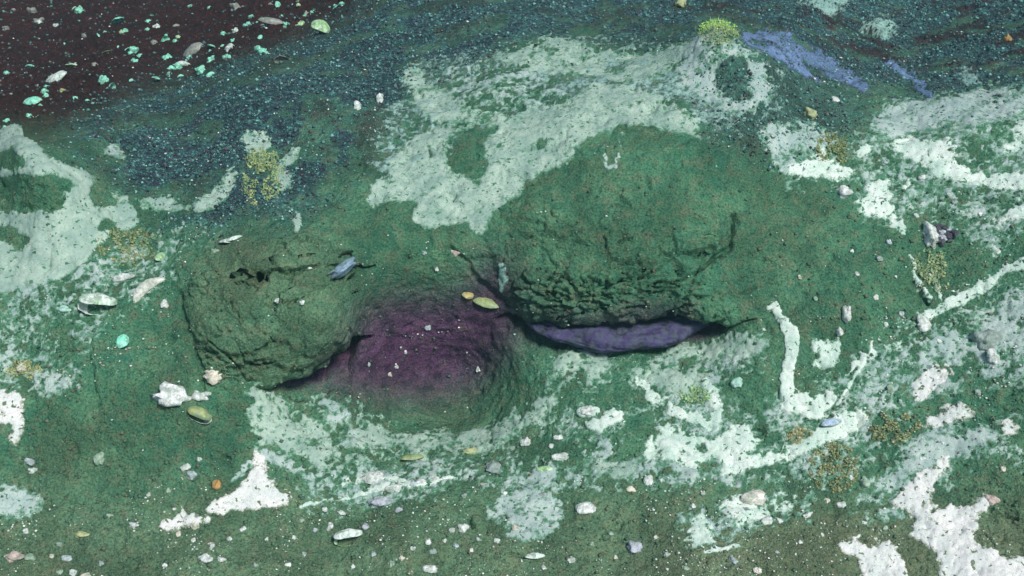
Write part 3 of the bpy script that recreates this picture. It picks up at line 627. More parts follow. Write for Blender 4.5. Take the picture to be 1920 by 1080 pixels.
 ('teal mat net spread between the crest mats and the ring', TE, [[(760,120),(900,95),(1100,80),(1300,90),(1450,110),(1470,220),(1340,260),(1240,200),(1080,190),(960,260),(840,340),(740,380),(700,300)]], [[(835,252),(880,236),(930,236),(936,258),(912,280),(916,325),(895,345),(845,330),(830,300)],[(830,150),(990,150),(1010,180),(940,200),(860,185)],[(1345,115),(1400,115),(1420,160),(1402,195),(1360,190),(1330,160)]], (), dict(sig=16, g1=.25, g2=.35, gain=.54, web=.60)),
 ('faint pale mat net on the left slope above the clam', GY, [[(0,560),(160,500),(330,430),(400,440),(330,520),(180,620),(100,720),(0,700)]], (), (), dict(sig=16, g1=.3, g2=.45, gain=.44, web=.55)),
 ('pale mat net filling the left flank of the basin', MI, [[(470,720),(560,745),(680,780),(780,815),(900,810),(1040,740),(1040,790),(900,850),(760,860),(640,890),(540,870),(470,820)]], (), (), dict(sig=14, g1=.3, g2=.4, gain=.56, web=.6)),
 ('pale mat net in the bottom right foreground', GY, [[(1380,920),(1500,930),(1620,920),(1700,840),(1900,780),(1920,860),(1800,880),(1680,980),(1560,960),(1400,1000),(1300,1040),(1270,980)]], (), (), dict(sig=16, g1=.3, g2=.4, gain=.52, web=.55)),
 ('fine white mat threads on top of the largest mud block', GY, (), (), [[(1163,246,4),(1160,290,6),(1154,313,6),(1136,312,6),(1132,276,4)]], dict(sig=4, g1=.3, g2=.45)),
 ('small teal mat streak in the cleft between the mud blocks', TE, (), (), [[(946,500,14),(946,520,16),(942,544,10)]], dict(sig=5, g1=.3, g2=.4)),
]
for lab, mt, polys, holes, strokes, kw in MATS:
    microbial_mat(lab, mt, polys, holes, strokes, group=GR, **kw)

# ------------------------------------------------------------------ clay ledge inside the hollow
def ico(sub):
    import bmesh
    bm = bmesh.new(); bmesh.ops.create_icosphere(bm, subdivisions=sub, radius=1.0)
    co = np.array([v.co[:] for v in bm.verts]); f = np.array([[v.index for v in p.verts] for p in bm.faces]); bm.free()
    return co, f
I1, I2, I3, I4 = ico(1), ico(2), ico(3), ico(5)

def lump(name, base, seed, amp=.22, freq=1.3, octv=3, squash=(1, 1, 1), flat_bottom=0.0):
    co, f = base; n = fbm(co + seed * 7.7, freq, octv, seed * 3.1)
    c = co * (1 + amp * n)[:, None]
    if flat_bottom: c[:, 2] = np.where(c[:, 2] < -flat_bottom, -flat_bottom + (c[:, 2] + flat_bottom) * .15, c[:, 2])
    return np_mesh(name, c * np.array(squash), f)

def frame(n, yaw=0.0, up=.6):
    """axes with z leaning to the surface normal"""
    z = (n * up + Vector((0, 0, 1)) * (1 - up)).normalized()
    x = Vector((math.cos(yaw), math.sin(yaw), 0)); x = (x - z * x.dot(z)).normalized(); y = z.cross(x)
    return Matrix((x, y, z)).transposed().to_4x4()

def ray_pt(u, v, d):
    r = rays(np.array(float(u)), np.array(float(v))); r = r / np.linalg.norm(r); return Vector((0, 0, CAMZ)) + Vector(r) * d

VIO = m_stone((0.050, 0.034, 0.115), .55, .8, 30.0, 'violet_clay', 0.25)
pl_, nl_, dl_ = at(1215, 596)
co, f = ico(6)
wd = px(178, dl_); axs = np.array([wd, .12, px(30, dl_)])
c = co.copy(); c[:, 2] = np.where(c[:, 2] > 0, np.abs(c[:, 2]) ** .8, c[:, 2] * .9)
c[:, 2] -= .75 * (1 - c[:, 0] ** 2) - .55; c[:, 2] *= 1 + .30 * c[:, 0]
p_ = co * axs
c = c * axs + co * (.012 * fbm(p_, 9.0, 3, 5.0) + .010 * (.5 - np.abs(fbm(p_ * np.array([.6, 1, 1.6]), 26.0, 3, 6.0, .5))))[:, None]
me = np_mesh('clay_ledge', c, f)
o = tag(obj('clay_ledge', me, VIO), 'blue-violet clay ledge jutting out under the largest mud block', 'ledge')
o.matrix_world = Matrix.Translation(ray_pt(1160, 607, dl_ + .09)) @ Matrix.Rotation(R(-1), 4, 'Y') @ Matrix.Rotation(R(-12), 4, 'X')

PEB = [lump('pebble', I3, k + 1, .5, 1.1, 4, (1, 1, 1)) for k in range(6)]
RAG = [lump('pebble', I3, k + 20, .7, 1.5, 5, (1, 1, 1)) for k in range(4)]
for me in PEB + RAG: me.materials.append(None)
# ------------------------------------------------------------------ shells
def valve(name, L=1.0, Wd=.62, dep=.2, th=.022, ribs=9, skew=.18, ng=12, na=22):
    """one cupped shell valve, hinge towards -y, cavity facing down"""
    P = []
    for side in (0, 1):
        for i in range(ng + 1):
            g = i / ng
            for j in range(na + 1):
                a = -math.pi * .5 + (j / na) * math.pi * 2 - .0
                ox, oy = L * .5 * math.cos(a), Wd * .5 * math.sin(a)
                ox *= 1 + .08 * math.sin(a)
                ux, uy = skew * L * .5, -Wd * .42
                x = ux + (ox - ux) * g; y = uy + (oy - uy) * g
                r2 = (2 * x / L) ** 2 + (2 * y / Wd) ** 2
                z = dep * math.sqrt(max(0, 1.02 - min(1.02, r2 * .98))) + .0
                z += .010 * math.sin(g * ribs * 2 * math.pi) * g * (1 if side == 0 else .3)
                P.append((x, y, z - (th if side else 0)))
    n1_ = (ng + 1) * (na + 1); F = []
    for side in (0, 1):
        for i in range(ng):
            for j in range(na):
                a = side * n1_ + i * (na + 1) + j; qd = (a, a + 1, a + na + 2, a + na + 1)
                F.append(qd[::-1] if side else qd)
    for j in range(na):
        a = ng * (na + 1) + j; F.append((a, a + 1, a + 1 + n1_, a + n1_))
    P = np.array(P); gg = np.tile(np.repeat(np.linspace(0, 1, ng + 1), na + 1), 2)
    w_ = fbm(np.c_[P[:, :2] * 3.0, np.zeros(len(P)) + L + Wd * 9], 1.0, 3, 4.0 + dep * 50)
    P[:, :2] *= (1 + .16 * w_ * gg ** 3)[:, None]; P[:, 2] += .05 * w_ * gg
    return np_mesh(name, P, np.array(F))
V_LONG = valve('valve', 1, .58, .24, ribs=6, skew=.35); V_ROUND = valve('valve', 1, .80, .30, ribs=5, skew=.2); V_THIN = valve('valve', 1, .36, .16, ribs=4, skew=.4)

def m_shell(name, outer, inner_spot, rough=.45):
    m, nt, b = mat_new(name)
    tc = nd(nt, 'ShaderNodeTexCoord').outputs['Object']
    n = noise_n(nt, tc, 5.0, 4, .6); w = nd(nt, 'ShaderNodeTexWave'); w.inputs['Scale'].default_value = 7.0; w.inputs['Distortion'].default_value = 3.0
    nt.links.new(tc, w.inputs['Vector'])
    c = mixc(nt, ramp(nt, n, [(.42, (0, 0, 0)), (.62, (1, 1, 1))]), outer, inner_spot)
    dust = noise_n(nt, geo(nt), 70.0, 5, 0.7, 0.6)
    c = mixc(nt, mth(nt, 'MULTIPLY', ramp(nt, dust, [(0.44, (0, 0, 0)), (0.60, (1, 1, 1))]), 0.7), c, (0.12, 0.20, 0.12))
    c = mixc(nt, 1.0, c, ramp(nt, w.outputs['Fac'], [(0, (.93, .93, .93)), (.5, (1, 1, 1))]), 'MULTIPLY')
    nt.links.new(c, b.inputs['Base Color']); b.inputs['Roughness'].default_value = rough
    bump(nt, b, n, .01, .3)
    return m
SH_WHITE = m_shell('white_shell', (.88, .90, .86), (.66, .78, .70))
SH_AQUA = m_shell('aqua_shell', (.24, .80, .56), (.42, .86, .70))  # tint of water-filtered light on white shells, put into the base colour
SH_GREEN = m_shell('green_shell', (.36, .62, .24), (.62, .80, .56))
SH_YELL = m_shell('yellow_shell', (.38, .42, .16), (.28, .36, .18))
SH_BLUE = m_shell('blue_shell', (.42, .52, .78), (.62, .74, .84))
SH_GREY = m_shell('grey_shell', (.30, .28, .26), (.40, .38, .36))

def setmat(o, m):
    o.material_slots[0].link = 'OBJECT'; o.material_slots[0].material = m
for me in (V_LONG, V_ROUND, V_THIN): me.materials.append(SH_WHITE)

def shell(u, v, wpx, mesh, mat, label, yaw=0, tilt=(0, 0), lift=.0, group=None, cat='shell', asp=1.0, name='shell'):
    P, n, d = at(u, v); s = px(wpx, d) * (.5 if mesh.name.startswith('pebble') else 1)
    o = bpy.data.objects.new(name, mesh); col.objects.link(o); setmat(o, mat)
    M = frame(n, 0, .45) @ Matrix.Rotation(R(yaw), 4, 'Z') @ Matrix.Rotation(R(tilt[0]), 4, 'X') @ Matrix.Rotation(R(tilt[1]), 4, 'Y')
    o.matrix_world = Matrix.Translation(P + n * (lift * .55 * s)) @ M @ Matrix.Diagonal((s, s * asp, s, 1))
    return tag(o, label, cat, group)

def clam(u, v, wpx, mat1, mat2, label, yaw=0, gape=50, lean=0, group=None, mesh=V_LONG):
    """two valves still joined at the hinge, agape"""
    P, n, d = at(u, v); s = px(wpx, d)
    e = bpy.data.objects.new('clam', None); col.objects.link(e); e.empty_display_size = .02
    e.matrix_world = Matrix.Translation(P + n * s * .10) @ frame(n, 0, .8) @ Matrix.Rotation(R(yaw), 4, 'Z') @ Matrix.Rotation(R(lean), 4, 'X')
    hinge = Matrix.Translation((0, -.2, 0))
    for k, mt in ((1, mat1), (-1, mat2)):
        o = bpy.data.objects.new('valve', mesh); col.objects.link(o); setmat(o, mt); o.parent = e
        o.matrix_local = Matrix.Diagonal((s, s, s, 1)) @ Matrix.Rotation(R(gape * .5 * k), 4, 'X') @ Matrix.Translation((0, .22, 0)) @ (Matrix.Identity(4) if k > 0 else Matrix.Rotation(math.pi, 4, 'Y'))
    return tag(e, label, 'clam', group)

clam(182, 562, 62, m_shell('white_green_shell', (.84, .88, .84), (.40, .60, .40)), SH_WHITE, 'gaping white-rimmed clam on the left slope beside the curved white piece', yaw=188, gape=44, lean=17)
shell(300, 482, 28, V_LONG, SH_GREEN, 'small green shell standing on edge above the curved white piece', yaw=60, tilt=(35, 20), lift=.1)
shell(426, 458, 26, V_ROUND, SH_WHITE, 'bright white shell fragment at the top left rim of the left block', yaw=30, tilt=(-30, 15), lift=.15)
shell(442, 455, 34, V_THIN, SH_WHITE, 'thin white sliver behind the bright shell fragment on the left block rim', yaw=18, tilt=(-10, 0), lift=.05)
clam(380, 772, 44, SH_YELL, SH_WHITE, 'ribbed yellow-green clam with white lower valve under the white lump', yaw=158, gape=40, lean=15)
clam(652, 997, 50, SH_WHITE, SH_GREEN, 'bright white and lime clam lying on the bottom mud', yaw=192, gape=36, lean=14)
shell(636, 513, 58, RAG[1], m_shell('slate_blue_shell', (.22, .32, .50), (.34, .46, .56)), 'angular blue-grey shell shard wedged beside the dark crack of the left block', yaw=40, tilt=(20, 0), lift=.04, asp=.34)
shell(912, 570, 56, V_THIN, SH_YELL, 'yellow shell at the cleft between the mud blocks', yaw=-14, tilt=(-25, 0), lift=.1, asp=1.15)
shell(878, 556, 24, V_ROUND, m_shell('orange_shell', (.50, .34, .12), (.56, .50, .20)), 'small orange-tan shell touching the yellow shell', yaw=10, tilt=(-20, 10), lift=.08)
shell(1557, 796, 46, V_THIN, SH_BLUE, 'bluish-white shell on the bright billowing mat', yaw=24, tilt=(-18, 0), lift=.12, asp=1.2)
shell(604, 68, 46, V_ROUND, SH_GREEN, 'large green shell standing upright on the dark crest', yaw=70, tilt=(40, 10), lift=.25)
shell(1003, 1047, 40, V_THIN, SH_WHITE, 'thin pale sliver with a dark gap at the bottom centre', yaw=4, tilt=(-12, 0), lift=.1)
shell(230, 640, 30, V_ROUND, SH_AQUA, 'aqua shell lying flat on the left mud slope', yaw=80, tilt=(0, 0), lift=.02)
shell(772, 851, 46, V_THIN, SH_YELL, 'long yellow-edged shell below the basin', yaw=14, tilt=(-10, 0), lift=.04)
shell(1022, 880, 34, V_THIN, SH_GREEN, 'lime-green sliver below the apron', yaw=-4, lift=.06)

# shells scattered on the dark ground behind the crest
FARS = [(139,18,12,'G'),(152,26,13,'A'),(223,43,20,'A'),(235,58,9,'A'),(186,72,12,'A'),(201,104,17,'Y'),(240,97,18,'A'),(251,98,16,'A'),(311,74,15,'A'),(280,43,9,'A'),(293,47,10,'W'),
 (134,126,20,'G'),(55,128,15,'A'),(108,150,36,'W'),(84,172,12,'A'),(117,168,16,'Y'),(60,187,30,'A'),(194,154,15,'A'),(211,160,22,'A'),(294,151,20,'A'),(318,140,20,'A'),(332,124,14,'A'),(314,112,13,'A'),
 (345,122,24,'W'),(369,122,19,'A'),(378,138,14,'A'),(395,140,17,'A'),(393,107,14,'A'),(398,92,13,'A'),(424,105,13,'A'),(430,90,15,'W'),(463,46,13,'A'),(488,73,15,'A'),(487,97,17,'A'),(496,106,14,'A'),(441,62,11,'W'),
 (520,14,18,'A'),(565,49,14,'G'),(72,40,16,'E'),(60,22,14,'E'),(364,98,40,'E'),(510,52,38,'E'),(530,118,24,'E'),(12,54,10,'E'),(160,74,9,'E'),(178,124,9,'E'),(330,46,10,'E'),(442,15,14,'E'),(250,112,10,'A'),(75,43,8,'W'),(105,48,8,'W'),
 (355,110,10,'A'),(338,136,11,'A'),(322,130,12,'A'),(562,10,10,'E'),(575,28,9,'E'),(260,108,8,'A'),(227,60,8,'G')]
for _ in range(60):
    t_ = random.random(); u_ = random.uniform(0, 640); v_ = (240 - .36 * u_) * (1 - random.random() ** 2)
    FARS.append((u_, v_, random.uniform(5, 10), random.choice('AAAAAAEG')))
MM = {'A': SH_AQUA, 'G': SH_GREEN, 'Y': SH_YELL, 'W': SH_WHITE, 'E': SH_GREY}
CN = {'A': 'aqua-white', 'G': 'green', 'Y': 'yellowish', 'W': 'whitish', 'E': 'dull grey'}
for k, (u, v, w, c_) in enumerate(FARS):
    big = 'larger' if w >= 18 else 'small'
    shell(u, v, w * 1.15, (V_ROUND, V_LONG)[k % 2] if w >= 17 or k % 4 == 0 else RAG[k % 4], MM[c_], '%s %s shell behind the dark crest, %s, %s' % (big, CN[c_], 'towards the top edge' if v < 50 else 'halfway down' if v < 110 else 'low down', 'far left' if u < 110 else 'left of the cluster' if u < 270 else 'in the cluster' if u < 410 else 'right of the cluster'),
          yaw=random.uniform(0, 180) if w < 28 else 5, tilt=(random.choice((-1, 1)) * random.uniform(35, 90) if w < 28 else 15, random.uniform(-40, 40)), lift=.22 if w < 28 else .08,
          group='%s %s shells behind the crest' % (big, CN[c_]), asp=random.uniform(.6, 1.2))

# ------------------------------------------------------------------ pebbles and lumps
COLS = {'w': (.80, .82, .78), 'c': (.80, .72, .60), 'g': (.40, .52, .40), 'b': (.56, .62, .66), 'l': (.54, .54, .62), 'p': (.70, .52, .48), 'y': (.50, .52, .26),
        'k': (.36, .42, .40), 'a': (.46, .72, .62), 'o': (.62, .30, .08), 'd': (.055, .035, .075), 'W': (.92, .92, .90), 'P': (.92, .82, .74), 'm': (.10, .14, .10)}
for me in PEB + RAG: me.materials[0] = m_stone(COLS['w'])

def pebble(u, v, w, h, c_='w', label=None, group=None, rag=False, yaw=0, sink=.46, name='pebble', cat='pebble', up=.5):
    P, n, d = at(u, v); a, b_ = px(w, d) * .5, px(h, d) * .5
    o = bpy.data.objects.new(name, random.choice(RAG if rag else PEB)); col.objects.link(o); setmat(o, m_stone(COLS[c_]))
    o.matrix_world = Matrix.Translation(P + n * b_ * (1 - 2 * sink) * .8) @ frame(n, R(yaw), up) @ Matrix.Diagonal((a, b_ * 1.15, b_ * .9, 1)) 
    return tag(o, label, cat, group)

NOTABLE = [
 (325,744,58,32,'W','two-lobed chalky white lump left of the ribbed clam',1,0),(376,742,30,16,'w','small white lump on top of the ribbed clam',1,0),
 (227,519,42,17,'w','flat pale pebble above the gaping clam',0,4),(118,577,24,11,'a','flat aqua pebble left of the gaping clam',0,0),
 (310,572,14,15,'w','small white pebble right of the curved white piece',0,0),(38,688,17,14,'c','cream pebble on the left edge above the cream mat',0,0),
 (402,706,30,20,'c','cream lump at the foot of the left block groove',1,0),(855,473,15,10,'p','pinkish pebble in the cleft above the yellow shell',0,0),
 (886,694,9,9,'W','tiny bright pebble beside the darkest pit of the hollow',0,0),(802,617,10,9,'b','bluish pebble on the shaded slope between the blocks',0,0),
 (1103,775,28,19,'w','rounded white lump left of the lumpy mat cluster',0,0),(985,822,21,18,'w','pale round pebble on the right rim of the basin',0,0),
 (1047,819,19,11,'w','small white pebble right of the pale round one by the basin',0,0),(1050,857,26,13,'w','white flat pebble under the middle of the apron',0,0),
 (700,893,44,20,'w','broad white lump on the narrow mat strip',1,0),(737,914,26,14,'w','white pebble below the broad white lump on the strip',0,0),
 (712,937,40,18,'l','flat lavender stone below the narrow mat strip',0,3),(746,953,18,9,'l','small lavender pebble right of the flat lavender stone',0,20),
 (683,984,13,13,'l','lavender pebble behind the bright white and lime clam',0,0),(869,993,17,14,'w','white pebble right of the small dark pit at the bottom',0,0),
 (808,1066,28,14,'w','white half-buried pebble near the bottom edge',0,0),(1102,954,42,19,'W','white dome pebble right of the mottled bottom patch',0,0),
 (1182,920,18,10,'c','cream pebble above and right of the white dome',0,0),(1215,906,15,17,'w','upright white pebble under the hook-shaped mat',0,0),
 (1190,1030,22,20,'l','crumbly lavender lump at the bottom right of centre',1,0),(925,870,28,24,'k','pale grey lump below the basin rim',1,30),
 (965,995,15,12,'c','cream pebble at the left rim of the mottled patch',0,0),(386,1050,22,15,'W','white pebble alone at the lower left',0,0),
 (28,1043,26,15,'p','pinkish-white pebble in the bottom left corner',0,10),(55,1043,18,11,'g','pale green pebble beside the pinkish-white one',0,0),
 (122,1041,18,9,'b','pale blue pebble in the lower left',0,0),(150,998,24,9,'y','flat yellowish pebble left of the crusty mat lump',0,0),
 (360,892,15,13,'b','bluish-white pebble on smooth mud left of the tripod mat',0,0),(185,860,15,19,'g','pale green upright pebble on the left mud',0,0),
 (408,909,17,17,'o','small orange blob left of the tripod-shaped mat',0,0),(1410,936,38,24,'P','bright peach-white pebble on the gauzy mat',0,0),
 (1435,981,17,14,'w','white pebble below the peach-white pebble',0,0),(1578,947,17,11,'w','white pebble between the two right foreground mats',0,15),
 (1620,905,15,17,'g','pale green pebble beside the olive tuft',0,0),(1582,358,25,22,'W','round white pebble above the green right slope',0,0),
 (1862,672,20,25,'W','brilliant white round pebble near the right edge',0,0),(1730,608,26,23,'w','white square-cut stone under the slanting strand',1,10),
 (1850,636,38,30,'k','grey rounded stone above the brilliant white pebble',0,10),(1744,440,22,38,'w','white arched lump left of the dark bead cluster',1,0),
 (1585,592,15,28,'w','upright pale pebble above the curled ring',0,0),(1573,622,10,14,'w','small pale pebble just above the curled ring',0,0),
 (1860,936,20,14,'p','small reddish pebble at the edge of the branching corner mat',0,-20),(1890,78,12,18,'o','small orange spot on the far right sediment',0,0),
 (670,205,13,18,'w','white pebble on the dark slope left of the frayed mat',0,0),(711,188,11,22,'w','slim white pebble right of the white pebble on the dark slope',0,0),
 (1518,215,20,20,'y','pale yellow pebble right of the ring-shaped mat',1,0),(1567,190,15,11,'w','small white pebble under the blue ribbon tip',0,0),
 (1276,8,18,18,'y','yellow-green lump at the top edge of the frame',1,0),(1380,718,18,16,'a','aqua pebble on dark mud beside the apron mats',0,0),
 (880,838,24,13,'y','yellow lump on the lower rim of the basin',1,0),(1668,730,14,14,'g','pale green pebble right of the diagonal threads',0,0),
 (1420,1075,16,11,'P','peach pebble cut by the bottom edge',0,0),(640,570,1,1,'m',None,0,0)]
for (u, v, w, h, c_, lab, rg, yaw) in NOTABLE:
    if lab: pebble(u, v, w * 1.08, h * 1.1, c_, lab, rag=bool(rg), yaw=yaw, cat='lump' if 'lump' in lab or 'blob' in lab else 'stone' if 'stone' in lab else 'pebble', name='lump' if 'lump' in lab or 'blob' in lab else 'stone' if 'stone' in lab else 'pebble')

# curved white piece (a bent, worn shell fragment)
def bent(name, u, v, wpx, label):
    P, n, d = at(u, v); s = px(wpx, d); cn, fn = I3; c = cn.copy()
    x = c[:, 0]; c[:, 1] = c[:, 1] * (.30 - .05 * x) - .32 * x * x + .12; c[:, 2] = c[:, 2] * .2
    c *= (1 + .10 * fbm(cn, 3.0, 3, 9.0))[:, None]
    o = obj(name, np_mesh(name, c * s * .5, fn), m_stone((.80, .78, .70)))
    o.matrix_world = Matrix.Translation(P + n * .004) @ frame(n, R(52), .7)
    return tag(o, label, 'shell piece')
bent('shell_piece', 277, 543, 74, 'curved cream-white shell piece slanting on the left slope')

SMALL = [(398,1026,8,10),(416,1053,13,6),(135,1070,11,9),(110,1068,9,8),(160,1078,16,9),(48,997,8,7),(110,1015,9,6),(60,880,12,8),(55,865,20,9),(375,861,9,6),(349,876,18,10),(280,930,6,6),(316,922,7,8),
 (334,1003,7,8),(362,1016,7,6),(188,1053,8,7),(552,1007,7,6),(570,1035,7,6),(500,1010,6,6),(610,955,10,8),(618,982,9,12),(566,975,7,6),(366,988,13,10),(1033,836,9,9),(960,830,13,7),(790,898,20,11),(775,905,17,9),(814,893,17,9),
 (770,927,7,6),(846,996,9,7),(736,1059,9,9),(755,1049,9,8),(775,1034,7,7),(813,1035,13,10),(833,1013,9,7),(855,1024,8,9),(884,1034,7,7),(895,1015,7,7),(804,1018,10,10),(1122,877,7,6),(1154,1044,8,7),(1070,1054,12,8),(1016,930,12,8),
 (1462,978,9,7),(1373,1059,10,14),(1595,899,9,8),(1318,929,7,6),(1299,953,8,8),(1285,1072,11,9),(1550,939,7,7),(1513,969,16,6),(1648,487,11,8),(1606,514,8,8),(1666,454,8,9),(1432,618,7,6),(523,570,8,8),(568,573,7,7),(408,478,12,8),
 (730,702,8,7),(820,505,7,7),(797,475,7,6),(744,688,7,6),(694,684,6,6),(760,660,6,6),(580,512,8,8),(1240,905,9,6),(1145,1000,9,7),(905,905,13,8),(945,925,9,7),(870,930,8,6),(640,960,14,7),(590,990,10,7),(455,990,12,7),(430,1010,9,7),(250,985,14,7),
 (205,965,10,6),(95,1040,8,7),(310,1060,9,7),(480,1060,8,7),(540,1060,9,6),(700,1040,8,7),(660,1060,8,7),(930,1020,9,7),(1020,1065,9,7),(1110,1020,8,7),(1230,1010,8,7),(1250,1045,10,7),(1340,900,9,7),(1500,1020,8,6),(1455,1040,9,6),(1540,1005,7,6),(1730,860,10,8),
 (1620,980,8,7),(1660,990,9,6),(1880,880,9,8),(1800,760,10,8),(1835,735,11,8),(1760,640,9,8),(1690,590,10,9),(1660,610,8,7),(1640,560,8,8),(1600,470,7,7),(1530,560,7,7),(1500,520,7,7),(1720,400,9,8),(1790,380,10,8),(1840,400,9,7),(1660,300,9,8),(1730,330,10,8)]
ZN = lambda u, v: ('the lower left mud' if u < 640 else 'the lower middle mud' if u < 1240 else 'the lower right mud') if v > 780 else ('the right slope' if u > 1240 else 'the slope around the left mud block')
for k, (u, v, w, h) in enumerate(SMALL):
    z_ = ZN(u, v); ck = 'wwwgcwkwb'[k % 9]; cw = {'w': 'white', 'g': 'pale green', 'c': 'cream', 'k': 'grey', 'b': 'bluish'}[ck]
    sz = 'tiny' if w < 8 else 'small' if w < 12 else 'oblong'
    pebble(u, v, w * 1.15, h * 1.2, ck, '%s %s pebble scattered on %s' % (sz, cw, z_), '%s %s pebbles on %s' % (sz, cw, z_), yaw=random.uniform(-40, 40))

# dark beads
for k in range(17):
    a, r = random.uniform(0, 6.28), random.uniform(0, 1) ** .6
    u, v = 1768 + 26 * r * math.cos(a), 436 + 19 * r * math.sin(a)
    pebble(u, v, random.uniform(9, 14), random.uniform(8, 13), 'd' if k % 4 else 'l', 'dark purple bead-like pebble in the cluster beside the arched white lump' if k % 4 else 'pale violet bead in the cluster beside the arched white lump',
           'beads of the dark cluster' if k % 4 else 'pale beads of the dark cluster', name='bead', cat='bead', sink=random.uniform(-.3, .2))

# ------------------------------------------------------------------ coloured tufts
def tuft(u, v, w, h, cols, n, label, hgt=.5, fil=.4, gs=(3, 6)):
    P0, n0_, d = at(u, v); vs, fs, tn = [], [], []; k = 0
    b = I1[0]; bf = I1[1]
    for i in range(n):
        r = math.sqrt(random.random()); a = random.uniform(0, 6.283)
        uu, vv = u + .5 * w * r * math.cos(a), v + .5 * h * r * math.sin(a)
        if mnoise.noise((uu / 16, vv / 16, u * .1)) < .02 - .25 * (1 - r): continue
        P, nn, dd = at(uu, vv); s = px(random.uniform(*gs), dd) * .5
        if (P - P0).length > .16: continue
        c_ = P + nn * (px(hgt * 20, dd) * (1 - r * r) * random.random() + s * .3)
        t = np.array(random.choice(cols)) * random.uniform(.7, 1.15)
        if random.random() < fil + .35:                              # a short upright blade
            x = Vector((random.uniform(-1, 1), random.uniform(-1, 1), 0)).normalized() * s * .35
            tip = c_ + (nn + Vector((random.uniform(-.8, .8), random.uniform(-.8, .8), .3))).normalized() * s * random.uniform(2, 5)
            y = x.cross(nn).normalized() * s * .3
            vs += [c_ - x, c_ + x, c_ + y, tip]; fs += [(k, k + 1, k + 3), (k + 1, k + 2, k + 3), (k + 2, k, k + 3)]; tn += [t] * 4; k += 4
        else:
            jit = 1 + .35 * (np.random.rand(12, 1) - .5)
            for q_ in b * jit * s * np.array([1.1, 1.1, .8]): vs.append(c_ + Vector(q_))
            fs += [tuple(int(z) + k for z in f_) for f_ in bf]; tn += [t] * 12; k += 12
    me = np_mesh('tuft', np.array([tuple(x) for x in vs]), np.array(fs)); add_attr(me, 'tone', np.array(tn), 'FLOAT_COLOR')
    return tag(obj('tuft', me, TONE), label, 'tuft')
np.random.seed(5)
TONE = m_vert('grain_tone')
YG = [(.30, .40, .14), (.38, .44, .18), (.22, .36, .18), (.46, .50, .26), (.18, .32, .16)]
tuft(492, 335, 84, 118, YG, 1500, 'loose yellow-green tuft in the middle of the three-armed mat', .25, .35)
tuft(1352, 66, 92, 44, [(.30, .62, .10), (.44, .70, .16), (.22, .48, .12), (.56, .70, .30)], 1300, 'bright yellow-green tuft on the highest point of the crest', .6, .0)
tuft(1350, 92, 60, 40, [(.24, .34, .14), (.30, .38, .18)], 500, 'olive tuft base under the bright yellow-green tuft', .3, .3)
tuft(1748, 505, 74, 84, [(.30, .38, .18), (.40, .46, .24), (.24, .38, .20)], 900, 'yellowish tuft below the dark bead cluster', .3, .35)
tuft(1560, 880, 100, 96, [(.20, .24, .10), (.28, .30, .14), (.34, .36, .20)], 1500, 'broad olive tuft below the bluish-white shell', .3, .35)
tuft(1668, 800, 120, 60, [(.26, .30, .13), (.36, .38, .20), (.22, .28, .14)], 1300, 'olive-yellow tuft left of the long cream smear', .3, .35)
tuft(1560, 282, 70, 60, [(.20, .26, .10), (.26, .30, .12)], 600, 'low olive tuft behind the ragged white patch', .2, .3)
tuft(1300, 745, 60, 40, [(.36, .58, .26), (.48, .62, .34), (.26, .44, .22)], 500, 'lime-flecked tuft among the forked mat strands', .25, .4)
tuft(40, 690, 70, 36, [(.42, .44, .18), (.34, .40, .20)], 400, 'faint yellow tuft on the left edge above the cream mat', .15, .3)
tuft(240, 460, 120, 70, [(.24, .30, .12), (.18, .30, .16), (.34, .34, .16)], 900, 'dark olive tuft along the lower margin of the broad mat', .15, .3)
tuft(1500, 820, 50, 36, [(.34, .34, .16), (.44, .42, .22)], 420, 'small tan tuft left of the bluish-white shell', .2, .35)

# ------------------------------------------------------------------ uncountable grains
def grains(name, n, dens, size, cols, label, lift=.25, flatn=.8, rough_=I1):
    """dens(U, V) in 0..1 for candidate places, grains as small faceted stones in one object"""
    j = rng.integers(0, NU - 1, n * 6); i = rng.integers(n0, NR - n1, n * 6)
    k = i * NU + j
    keep = (rng.random(len(k)) < dens(uf[k], vf_[k], k)) & (hid.ravel()[k] < .4) & (np.abs(uf[k] - 960) < 1010)
    k = k[keep][:n]; m = len(k)
    P = flat[k] + (rng.random((m, 3)) - .5) * .006; nn = nflat[k]
    d = np.linalg.norm(P - np.array([0, 0, CAMZ]), axis=1)
    s = (size[0] + (size[1] - size[0]) * rng.random(m) ** 3.0) * d / FPX * .5
    b, bf = rough_; nb = len(b)
    ax = rng.normal(size=(m, 3)); ax /= np.linalg.norm(ax, axis=1)[:, None]
    st = .6 + .8 * rng.random((m, 3)); st[:, 2] *= flatn
    loc = b[None] * (1 + .3 * (rng.random((m, nb, 1)) - .5)) * st[:, None]
    yaw = rng.random(m) * 6.283; c_, s_ = np.cos(yaw)[:, None], np.sin(yaw)[:, None]
    x = loc[..., 0] * c_ - loc[..., 1] * s_; y = loc[..., 0] * s_ + loc[..., 1] * c_
    loc = np.stack([x, y, loc[..., 2]], -1)
    co = (P + nn * (s * lift)[:, None])[:, None] + loc * s[:, None, None]
    fc = (bf[None] + (np.arange(m) * nb)[:, None, None]).reshape(-1, 3)
    cc = np.array(cols); t = cc[rng.integers(0, len(cc), m)] * (.7 + .6 * rng.random((m, 1)))
    me = np_mesh(name, co.reshape(-1, 3), fc, smooth=False); add_attr(me, 'tone', np.repeat(t, nb, 0), 'FLOAT_COLOR')
    return tag(obj(name, me, TONE), label, kind='stuff')
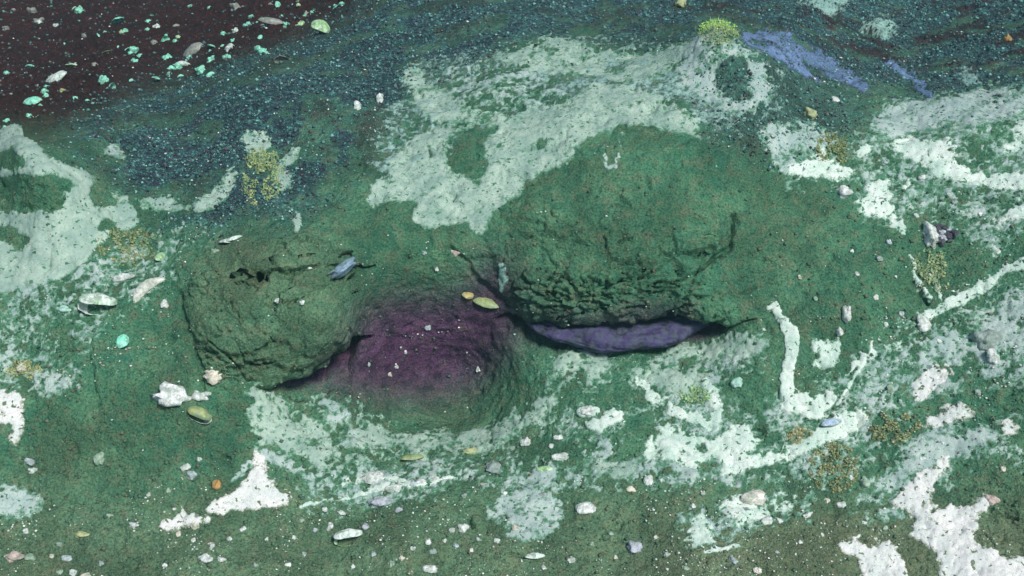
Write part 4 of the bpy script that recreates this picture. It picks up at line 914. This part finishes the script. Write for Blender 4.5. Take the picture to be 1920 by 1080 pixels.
OCT = (np.array([(1, 0, 0), (0, 1, 0), (-1, 0, 0), (0, -1, 0), (0, 0, 1), (0, 0, -1)], float), np.array([(0, 1, 4), (1, 2, 4), (2, 3, 4), (3, 0, 4), (1, 0, 5), (2, 1, 5), (3, 2, 5), (0, 3, 5)]))
dcf, drf, dlf = dc, dr, dl
patchy = sstep(-.35, .35, nz1 + .5 * nzm)
grains('gravel', 52000, lambda u, v, k: np.clip(crest[k] * (.25 + .75 * sstep(-.35, .2, nzb[k])) + .5 * rightz[k] + .12 * dl[k], 0, 1), (1.4, 8.0),
       [(.06, .15, .14), (.09, .22, .20), (.04, .06, .07), (.03, .03, .04), (.17, .38, .35), (.06, .11, .13), (.09, .18, .14), (.08, .06, .07)], 'dark teal gravel covering the crest and the far right bed', .2, .8, OCT)
grains('shell_grit', 6000, lambda u, v, k: np.clip((.9 * sstep(860, 980, v) + .8 * sstep(420, 60, u) * sstep(420, 480, v) * sstep(740, 660, v) + .55 * sstep(1380, 1700, u) * sstep(300, 420, v) + .5 * crest[k] * (v > 60) + .12) * patchy[k] ** 2.2, 0, 1), (1.6, 6),
       [(.70, .74, .68), (.58, .62, .54), (.78, .72, .64), (.50, .62, .54)], 'fine white shell grit sprinkled over the mud', .2, .6, OCT)
grains('mud_crumbs', 9000, lambda u, v, k: np.clip((.8 * sstep(700, 900, v) + .7 * sstep(400, 150, u) + .6 * sstep(1400, 1700, u) + .3 * (LB[k] + RB[k]) + .2) * (v > 330), 0, 1), (3, 10),
       [(.07, .15, .085), (.09, .155, .09), (.055, .12, .075), (.125, .14, .085)], 'crumbs of green mud littering the bed', .05, .6, OCT)
grains('dark_grit', 4000, lambda u, v, k: np.clip(dlf[k] * .5 * (v > -10), 0, 1), (3, 9),
       [(.05, .035, .03), (.10, .08, .07), (.03, .02, .02), (.16, .15, .13)], 'dark brown grit on the bed behind the crest', .2, .7, OCT)

# ------------------------------------------------------------------ water (takes up red light with distance)
import bmesh
bm = bmesh.new(); bmesh.ops.create_cube(bm, size=1.0)
zlo = float(flat[:, 2].min()) - 1.0; ylo = -4.0; yhi = float(flat[:, 1].max()) + 3; xh = float(np.abs(flat[:, 0]).max()) + 3
for vtx in bm.verts:
    vtx.co = Vector((vtx.co.x * 2 * xh, ylo if vtx.co.y < 0 else yhi, zlo if vtx.co.z < 0 else CAMZ + .25))
me = bpy.data.meshes.new('haze'); bm.to_mesh(me); bm.free()
hm = bpy.data.materials.new('sea_water'); hm.use_nodes = True; hn = hm.node_tree
for n_ in list(hn.nodes):
    if n_.type == 'BSDF_PRINCIPLED': hn.nodes.remove(n_)
pv = hn.nodes.new('ShaderNodeVolumePrincipled')
pv.inputs['Color'].default_value = (.26, .58, .60, 1)
pv.inputs['Absorption Color'].default_value = (0, .62, .60, 1)
pv.inputs['Density'].default_value = HAZE = .018
pv.inputs['Anisotropy'].default_value = .3
hn.links.new(pv.outputs[0], hn.nodes['Material Output'].inputs['Volume'])
tag(obj('haze', me, hm), 'greenish sea water filling the whole view', kind='stuff')
